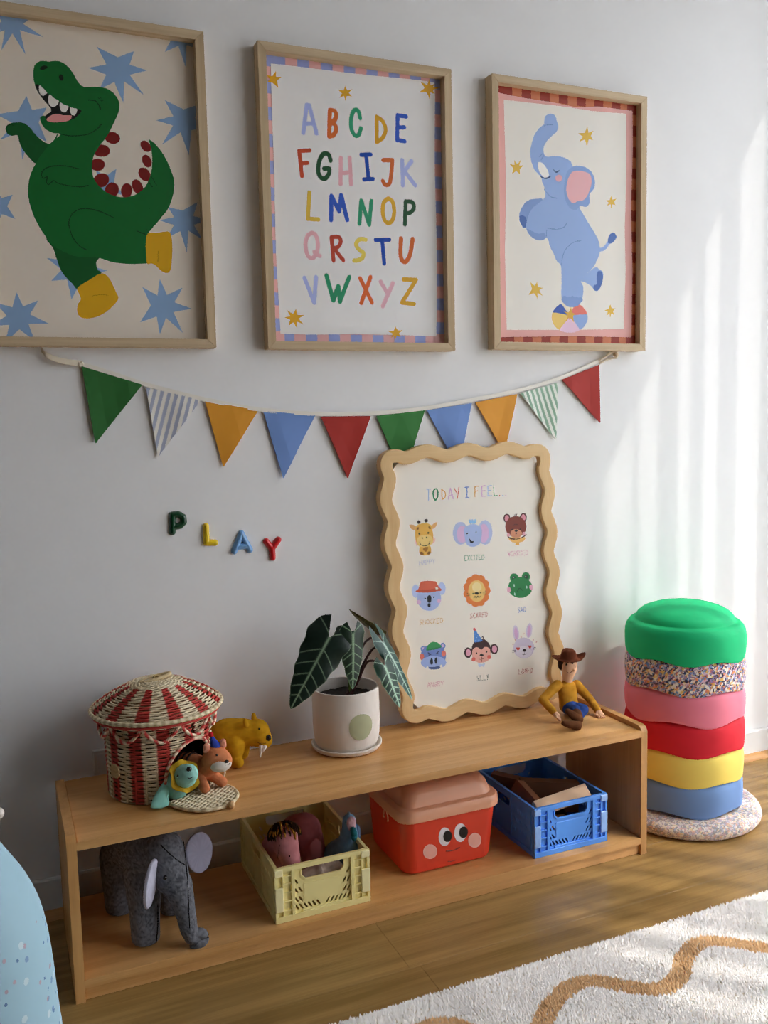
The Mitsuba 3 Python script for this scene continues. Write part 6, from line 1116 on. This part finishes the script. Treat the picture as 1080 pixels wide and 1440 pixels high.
ld = loft([((lx0 + .003, lx1 - .003, ly0 + .003, ly1 - .003, .03), .1555), ((lx0 + .0005, lx1 - .0005, ly0 + .0005, ly1 - .0005, .033), .158), ((lx0, lx1, ly0, ly1, .034), .168), ((lx0 + .001, lx1 - .001, ly0 + .001, ly1 - .001, .034), .178), ((lx0 + .004, lx1 - .004, ly0 + .004, ly1 - .004, .032), .181), ((lx0 + .010, lx1 - .010, ly0 + .010, ly1 - .010, .028), .1812),
      ((lx0 + .014, lx1 - .014, ly0 + .014, ly1 - .014, .027), .183), ((lx0 + .017, lx1 - .017, ly0 + .017, ly1 - .017, .027), .192), ((lx0 + .021, lx1 - .021, ly0 + .021, ly1 - .021, .028), .205), ((lx0 + .030, lx1 - .030, ly0 + .030, ly1 - .030, .03), .2155), ((lx0 + .045, lx1 - .045, ly0 + .045, ly1 - .045, .03), .219)], 0, 'lid', 'plastic', rb, '#da9d7c', 'peach coloured domed lid')
obj('handle', cat(tube([(lx0 + .105 + .05 * math.cos(a), (ly0 + ly1) / 2 - .01 + .024 * math.sin(a), .2195) for a in np.linspace(0, 2 * math.pi, 40)[:-1]], .005, 8, closed=True)), 'plastic', ld, color='#d98f6f', smooth=True)
def fpt(px, py): return A(px, py, by0 - .003)
def disc(cx, cy, rx, ry, nm, col, par, lift):
    t = np.linspace(0, 2 * math.pi, 33)[:-1]; o = []
    for a in t: o.append(A(cx + rx * math.cos(a), cy + ry * math.sin(a), by0 - .001))
    o = np.array(o); zc = (o[:, 2] - ZB - .03) / .085; o[:, 1] = by0 - .006 * np.clip(zc, 0, 1) - lift; c = o.mean(0); q = o + (0, .0016, 0)
    m = trimesh.Trimesh(np.vstack([o, q, c]), [[64, i, (i + 1) % 32] for i in range(32)] + [[i, i + 32, (i + 1) % 32] for i in range(32)] + [[(i + 1) % 32, i + 32, (i + 1) % 32 + 32] for i in range(32)], process=False); m.fix_normals()
    if m.face_normals[0][1] > 0: m.invert()
    return obj(nm, m, 'plastic', par, color=col)
for ex, ey, px_, py_ in ((624.8, 1176, 628.6, 1175.2), (646.8, 1170.4, 651, 1169.8)):
    e_ = disc(ex, ey, 8.8, 13.4, 'eye', '#dcd4d6', rb, .0003); disc(px_, py_, 6, 8.2, 'pupil', '#0b0a0c', e_, .0008)
disc(604.8, 1197.6, 10, 10.6, 'cheek', '#e2a596', rb, .0003); disc(667.4, 1181.5, 9.4, 10.8, 'cheek', '#e2a596', rb, .0003)
def mouth(pts, r): q = spline([A(*p, by0) for p in pts], 6); q[:, 1] = by0 - .006 * np.clip((q[:, 2] - ZB - .03) / .085, 0, 1) - .0001; obj('mouth', tube(q, r, 6), 'plastic', rb, color='#6b1a12', smooth=True)
mouth([(627, 1196.4), (633, 1196.2), (640, 1194.6), (646, 1191.2)], .0011); mouth([(630, 1211.6), (636, 1210.8), (641, 1209.2)], .0005)
for cx, cy, yq in ((541, 1146, -.19), (701, 1103, -.12)):
    c = A(cx, cy, yq); c[0] = lx0 - .001 if cx < 600 else lx1 + .001; obj('clip', tube([c + np.array([0, .011 * math.cos(a), .014 * math.sin(a) - .004]) for a in np.linspace(-.4, 3.6, 18)], .0018, 6), 'plastic', rb, color='#e5a98a', smooth=True)

# ------------------------------------------------------------------ wooden blocks in the blue crate
def block(label, pts2, th, M, mt='matte', col='#8a5f3e', sm=False):
    m = trimesh.creation.extrude_polygon((pts2 if hasattr(pts2, 'area') else sg.Polygon(pts2)), th, engine='earcut'); m.apply_translation((0, 0, -th / 2)); m.apply_transform(M)
    if m.volume < 0: m.invert()
    k = obj('wooden_block', m, mt, color=ngrad(m, col, col), smooth=False); labels[k] = {'label': label, 'category': 'toy block', 'group': 'wooden blocks in the blue crate'}
def orient(o, x, up):
    x = np.array(x, float); x /= np.linalg.norm(x); u = np.array(up, float); u -= x * (u @ x); u /= np.linalg.norm(u); return frame3(o, x, u, np.cross(x, u))
rect = lambda a, b: sg.box(-a / 2, -b / 2, a / 2, b / 2)
arch_ = rect(.13, .065).difference(sg.Point(0, -.035).buffer(.036, quad_segs=12))
zc = ZB + .008
block('pale flat wooden plank tilted against the front of the blue crate', rect(.135, .032), .012, orient((1.012, -.268, .140), (1, .02, .10), (0, .75, .66)), col='#c8a78a')
block('dark brown wooden bridge block standing in the blue crate', arch_, .030, orient((1.030, -.190, .118), (1, -.45, -.06), (0, .1, 1)), col='#5f3d27')
block('reddish brown wooden block leaning at the left of the blue crate', rect(.085, .045), .024, orient((.956, -.215, .128), (.1, -1, -.35), (.3, .2, .9)), col='#7b5138')
block('brown wooden block behind the bridge block in the blue crate', rect(.10, .04), .028, orient((.985, -.108, .118), (.7, -.7, -.1), (0, .1, 1)), col='#6b4630')
block('short wooden block with a round cut lying deep in the blue crate', rect(.07, .05).difference(sg.Point(0, .028).buffer(.02)), .03, orient((1.062, -.105, .075), (1, .3, 0), (0, 0, 1)), col='#6a452c')
block('light brown wooden block seen through the handle of the blue crate', rect(.09, .03), .03, orient((1.0, -.255, .082), (1, .25, -.25), (0, 0, 1)), col='#b48a6a')
block('dark wooden block lying on the floor of the blue crate', rect(.11, .04), .04, orient((1.03, -.165, .066), (1, .1, 0), (0, 0, 1)), col='#6b4630')
block('brown wooden cube block low on the left in the blue crate', rect(.05, .045), .045, orient((.958, -.20, .070), (1, .2, 0), (0, 0, 1)), col='#6b4630')

# ------------------------------------------------------------------ plush animals in the yellow crate
lp = thing('plush_lion', 'pink plush animal with a dark shaggy mane, front left in the yellow crate', 'soft toy'); hp = A(402, 1188, -.235)
plush(lp, [[(hp + (0, .05, -.035), .038), (hp + (0, .012, .012), .027), (hp, .0245), (hp + (.004, -.016, -.024), .0185)]], '#a9696b', '#b97b7c')
rng = np.random.default_rng(2); mc = hp + (.0, .012, .022); ms, cs = [], []
for i in range(150):
    d = rng.normal(size=3) * (1, .5, .8); d[2] = abs(d[2]) * .8 + .1; d /= np.linalg.norm(d); b = mc + d * (.024, .016, .018); e = b + d * .008 + (0, -.006, -.012)
    mm = tube(spline([b, (b + e) / 2 + d * .004, e], 3), [.0022, .0022, .002, .0018, .0015, .0012, .0008], 4); ms.append(mm); cs.append(np.tile(lin(('#2c1a12', '#3d2517', '#b07a2a')[0 if i % 5 < 3 else (1 if i % 5 == 3 else 2)]), (len(mm.vertices), 1)))
kq = obj('mane', trimesh.util.concatenate(ms), 'felt', lp, color=np.vstack(cs), smooth=True); labels[kq] = {'kind': 'stuff', 'label': 'shaggy dark brown and ochre mane'}
eye(407.5, 1204, -.262, .0013, lp)
thread(lp, [A(394, 1187, -.264), A(392, 1196, -.264), A(390, 1208, -.260)], .0005, '#5b3234')
p2 = thing('plush_pig', 'round pink plush animal behind the maned one in the yellow crate', 'soft toy'); h2_ = A(437, 1184, -.178)
plush(p2, [[(h2_ + (-.01, .06, .0), .034), (h2_ + (-.004, .03, .012), .036), (h2_ + (.002, .0, -.012), .027), (h2_ + (.004, -.006, -.05), .022)]], '#8f4f50', '#a05f60')
obj('ear', blob([[(h2_ + (.002, -.026, -.002), (.014, .005, .020)), (h2_ + (.004, -.024, -.018), (.012, .005, .014))]], .003, 5), 'felt', p2, color='#9a5c5c', smooth=True)
bd = thing('plush_bird', 'blue grey plush bird with pink face and teal beak, right in the yellow crate', 'soft toy'); hb_ = A(491, 1154, -.235)
bodyc = A(490, 1190, -.228)
plush(bd, [[(bodyc + (-.012, .03, -.03), .030), (bodyc, .0235), (A(491, 1168, -.232), .0155), (hb_, .0135)]], '#5f7f98', '#7191a8', .003)
obj('face', blob([[(hb_ + (.0005, -.007, -.0005), (.0105, .0085, .012)), (hb_ + (.0005, -.0075, -.010), (.009, .007, .008))]], .002, 5), 'felt', bd, color='#b58d92', smooth=True, label='dusty pink face')
q = spline([hb_ + (.001, -.012, -.010), hb_ + (.001, -.0215, -.016), hb_ + (.001, -.022, -.026), hb_ + (.001, -.019, -.034)], 5); obj('beak', tube(q, spline([(.0045, 0), (.0068, 0), (.0058, 0), (.0014, 0)], 5)[:, 0], 10), 'felt', bd, color='#235f66', smooth=True, label='dark teal beak')
eye(486.4, 1156, -.2485, .0013, bd); eye(497.8, 1157.5, -.2485, .0013, bd)
for wx, wy, s_ in ((482, 1190, 1), (502, 1172, -1)): plush(bd, [[(A(wx, wy - 6, -.226), (.006, .010, .010)), (A(wx, wy + 9, -.228), (.005, .011, .010))]], '#4c5f7c', '#5a6e8a', .003, name='wing')
plush(bd, [[(hb_ + (0, .004, .010), (.003, .005, .006)), (hb_ + (.001, .001, .014), (.002, .003, .004))]], '#5f7f98', '#7191a8', .002, name='crest')
wp = thing('plush_rabbit', 'cream and brown plush seen through the handle of the yellow crate', 'soft toy')
plush(wp, [[(A(430, 1236, -.262), .017), (A(446, 1228, -.262), .019), (A(470, 1222, -.258), .018)], [(A(450, 1225, -.27), .012)]], '#9a8272', '#c3b4a4', s=60)

# ------------------------------------------------------------------ grey felt elephant on the lower board
el_ = thing('plush_elephant', 'grey felt plush elephant with a curled trunk, at the left end of the lower board', 'soft toy')
fz = ZB
plush(el_, [[((.124, -.110, .180), (.052, .062, .060)), ((.148, -.190, .188), (.050, .058, .056)), ((.166, -.240, .186), (.038, .040, .046))],
            [((.168, -.252, .200), (.036, .036, .042)), ((.176, -.268, .160), (.031, .030, .030))], [((.184, -.279, .150), .026), ((.193, -.292, .105), .0180), ((.197, -.297, .072), .0155), ((.202, -.298, .0565), .0135), ((.209, -.2985, .0525), .0125)],
            [((.134, -.213, .150), .036), ((.129, -.243, .10), .0275), ((.128, -.250, fz + .029), .0258), ((.128, -.250, fz + .010), (.0255, .0255, .010))], [((.182, -.175, .150), .034), ((.188, -.172, .10), .027), ((.190, -.170, fz + .010), (.025, .025, .010))],
            [((.106, -.118, .15), .040), ((.100, -.124, fz + .03), .029), ((.100, -.124, fz + .010), (.028, .028, .010))], [((.145, -.085, .15), .040), ((.148, -.088, fz + .010), (.028, .028, .010))]], '#45464b', '#77787e', .0042, 7, s=260)
tcv = [(.2125 + .0085 * math.cos(a), -.300, .0525 + .0085 * math.sin(a)) for a in np.linspace(-2.6, 2.6, 14)]; m = tube(tcv, np.linspace(.0125, .0095, 14), 10); obj('trunk_curl', m, 'felt', el_, color=ngrad(m, '#45464b', '#77787e', 260), smooth=True)
def ear(c, u, w, n1, ru, rw, t=.0035):
    c, u, w, n1 = (np.array(q, float) for q in (c, u, w, n1)); a = np.linspace(0, 2 * math.pi, 49)[:-1]; o = np.array([c + u * ru * math.cos(q) * (1 + .08 * math.sin(q)) + w * rw * math.sin(q) for q in a])
    P = [np.tile(c + n1 * t, (48, 1)), c + (o - c) * .6 + n1 * t, c + (o - c) * .93 + n1 * t, o + n1 * t * .5, o - n1 * t * .5, c + (o - c) * .93 - n1 * t, np.tile(c - n1 * t, (48, 1))]
    P2 = [q + np.linalg.norm(q - c, axis=1, keepdims=True) ** 2 * 0 for q in P]; m = grid(np.array(P2), True); m.fix_normals(); return m
vw = A(280, 1199, -.236); m = ear(vw, (.94, .30, 0), (-.05, 0, 1), (.30, -.94, .1), .0275, .0390); obj('ear', m, 'felt', el_, color=ngrad(m, '#8f8da0', '#a09eb0', 260), smooth=40, label='pale lilac grey ear')
vw = A(212, 1243, -.288); m = ear(vw, (.60, .80, 0), (.16, -.03, 1), (.80, -.60, -.10), .0205, .044); obj('ear', m, 'felt', el_, color=ngrad(m, '#b3b2c4', '#c0bfd0', 260), smooth=40, label='pale lilac grey ear seen edge on')
eye(232, 1234, -.2930, .0038, el_)
def seam(pts): thread(el_, pts, .0009, '#17171b', 'seam')
import itertools
tq = lambda x, y, z: (x, y, z)
seam([A(258, 1182, -.282), A(262, 1215, -.287), A(264, 1240, -.294), A(265, 1262, -.3045), A(266, 1285, -.3105), A(267, 1305, -.3125)])
seam([A(260, 1216, -.2905), A(250, 1210, -.2910), A(238, 1200, -.287), A(226, 1188, -.279)])
seam([A(222, 1272, -.277), A(222, 1300, -.278), A(220, 1325, -.278)])

# ------------------------------------------------------------------ plain rag cowboy doll sitting on the right end of the shelf
dl = thing('rag_doll', 'seated cloth doll with a brown hat, mustard shirt and blue trousers, beside the scalloped frame', 'doll')
hip = np.array([1.112, -.150, ZT + .019]); neck = A(797, 959, -.150); head = A(800, 938, -.152)
plush(dl, [[(hip, (.0235, .016, .018)), (hip * .5 + neck * .5, (.0235, .0155, .02)), (neck + (0, 0, -.010), (.0245, .014, .011))], [(neck, .0105)]], '#b07a24', '#bd8830', .003, 6, name='shirt')
plush(dl, [[(neck + (0, 0, -.004), .0085), (head + (0, 0, -.008), (.0165, .0155, .0135))], [(head + (0, 0, -.008), (.0175, .016, .0155)), (head + (0, 0, .008), (.0200, .0175, .019))], [(head + (.002, -.0175, -.003), .0038)]], '#d9ab88', '#dfb492', .0025, 5, name='head', s=60)
def limb(pts, rs, c, nm, par=dl): return plush(par, [[(p, r) for p, r in zip(pts, rs)]], c, c, .0025, 5, name=nm)
shL, elL, haL = A(784, 963, -.150), A(763, 984, -.168), A(782, 1005, -.188); shR, elR, haR = A(811, 963, -.150), A(831, 985, -.165), A(843, 1006, -.200)
haL[2] = max(haL[2], ZT + .008); haR[2] = max(haR[2], ZT + .008)
for s_, e_, h_ in ((shL, elL, haL), (shR, elR, haR)):
    m = blob([[(s_, .0115), (e_, .0095)], [(e_, .0095), (e_ * .25 + h_ * .75, .0085)]], .0025, 4); obj('sleeve', m, 'felt', dl, color=ngrad(m, '#b07a24', '#bd8830'), smooth=True)
    d_ = h_ - e_; d_ /= np.linalg.norm(d_); sd = np.cross(d_, [0, 0, 1]); sd /= np.linalg.norm(sd)
    ch = [[(h_ - d_ * .010, (.0065, .0065, .0055)), (h_ + d_ * .002, (.0078, .0078, .0052))]]
    for f_, l_ in ((-1.5, .0115), (-.5, .014), (.5, .0145), (1.5, .012)): ch.append([(h_ + sd * f_ * .0036, .0026), (h_ + sd * f_ * .0044 + d_ * l_ * .6, .0024), (h_ + sd * f_ * .0046 + d_ * l_ + (0, 0, -.0016), .0019)])
    ch.append([(h_ - d_ * .002 + sd * .005, .0028), (h_ + sd * .0105 + d_ * .005, .0022)])
    for c_ in ch:
        for i_, (p_, r_) in enumerate(c_): p_ = np.array(p_); p_[2] = max(p_[2], ZT + (np.max(r_) if np.ndim(r_) == 0 else r_[2])); c_[i_] = (p_, r_)
    m = blob(ch, .0015, 3); obj('hand', m, 'felt', dl, color='#dcae8c', smooth=True)
kn1, an1 = np.array([1.100, -.195, ZT + .022]), A(806, 1009, -.232); kn2, an2 = np.array([1.122, -.192, ZT + .020]), A(806, 1026, -.238)
an1[2] = ZT + .022; an2 = np.array([1.052, -.247, ZT + .0125]); an1 = np.array([1.078, -.232, ZT + .021]); tf1, tf2 = A(797, 1004, -.250), A(791, 1021, -.258)
plush(dl, [[(hip + (0, 0, -.001), (.0205, .0165, .0175)), (hip + (-.004, -.02, -.002), (.016, .014, .016))], [(hip + (-.008, -.012, -.003), .0145), (kn1, .0125), (an1 * .5 + kn1 * .5, .011)], [(hip + (.008, -.012, -.004), .0145), (kn2, .0125), (an2 * .5 + kn2 * .5, .0105)]], '#22386f', '#2b4480', .003, 6, name='trousers')
b1 = A(808, 1012, -.245); b2 = A(808, 1024, -.252)
for (an, heel, toe) in ((an1 * .5 + kn1 * .5, A(814, 1012, -.240), A(798, 1000, -.240)), (an2 * .5 + kn2 * .5, A(812, 1024, -.250), A(793, 1017, -.252))):
    heel = np.array(heel); heel[2] = max(heel[2], ZT + .0095); toe = np.array(toe); toe[2] = max(toe[2], ZT + .008)
    m = blob([[(an, .0118), (heel, .0098)], [(heel, .0098), (heel * .45 + toe * .55, (.0085, .0075, .009)), (toe, (.0055, .0055, .006))]], .0025, 5); obj('boot', m, 'felt', dl, color=ngrad(m, '#4a2c1a', '#5a3822'), smooth=True)
hc_ = head + (.0, .0015, .0185); hx = np.array([.93, -.36, -.03]); hx /= np.linalg.norm(hx); hz = np.array([.02, -.02, 1.]); hz -= hx * (hz @ hx); hz /= np.linalg.norm(hz); hy = np.cross(hz, hx)
rows = []
for r, z, lift in ((.0001, .0215, 0), (.009, .0215, 0), (.0145, .0225, 0), (.0165, .019, 0), (.0178, .010, 0), (.0188, .0025, 0), (.024, .0005, .1), (.031, .0008, .6), (.0345, .002, 1), (.0345, .0004, 1), (.031, -.0012, .6), (.019, -.0015, 0), (.0001, .001, 0)):
    rows.append([hc_ + hx * r * (1.12 if r > .02 else 1.0) * math.cos(a) + hy * r * (.82 if r > .02 else .92) * math.sin(a) + hz * (z + lift * .013 * abs(math.cos(a)) ** 3 * (1.0 if math.cos(a) > 0 else .45) - (.004 * math.exp(-(math.sin(a) / .5) ** 2) if z > .018 else 0)) for a in np.linspace(0, 2 * math.pi, 49)[:-1]])
m = grid(np.array(rows), True); m.fix_normals()
if m.volume < 0: m.invert()
obj('hat', m, 'felt', dl, color=ngrad(m, '#5c2f1e', '#6a3a26', 60), smooth=True, label='brown felt cowboy hat')
m = blob([[(head + (-.004, .006, .012), (.0198, .0160, .010)), (head + (-.010, .008, .002), (.0125, .011, .011))]], .0025, 5); obj('hair', m, 'felt', dl, color='#33201a', smooth=True)
for ex, ey in ((796.6, 934.5), (805.2, 932.5)): eye(ex, ey, -.1715, .0023, dl)
thread(dl, [A(796.5, 944.5, -.1695), A(800.5, 946.5, -.1705), A(805, 943.5, -.1695)], .0006, '#7a3a30')

# ------------------------------------------------------------------ pale blue rounded thing cut off by the left edge
pb = thing('floor_pouf', 'pale blue speckled rounded bag with a light knob, at the bottom left corner', 'pouf')
pc = np.array([-.1585, -.477]); 
rowsb = [(.0001, .0005), (.115, .0005), (.129, .006), (.134, .02), (.132, .06), (.127, .12), (.1235, .18), (.119, .23), (.113, .265), (.106, .290), (.095, .317), (.082, .341), (.068, .365), (.058, .384), (.052, .400), (.049, .415), (.045, .428), (.030, .434), (.0001, .436)]
obj('body', lathe(spline(rowsb, 3)[:-1].clip(0, 1).tolist() + [(.0001, .436)], 72, (*pc, 0)), 'speckled_fabric', pb, smooth=True)
obj('knob', ball(A(-3, 1144, pc[1] - .03), .0085), 'plastic', pb, color='#d8cfc6', smooth=True, label='cream round knob')
obj('cord', tube(spline([A(-4, 1150, pc[1] - .03), A(-5, 1158, pc[1] - .03), A(-14, 1166, pc[1] - .02)], 5), .004, 7), 'plastic', pb, color='#d8cfc6', smooth=True)
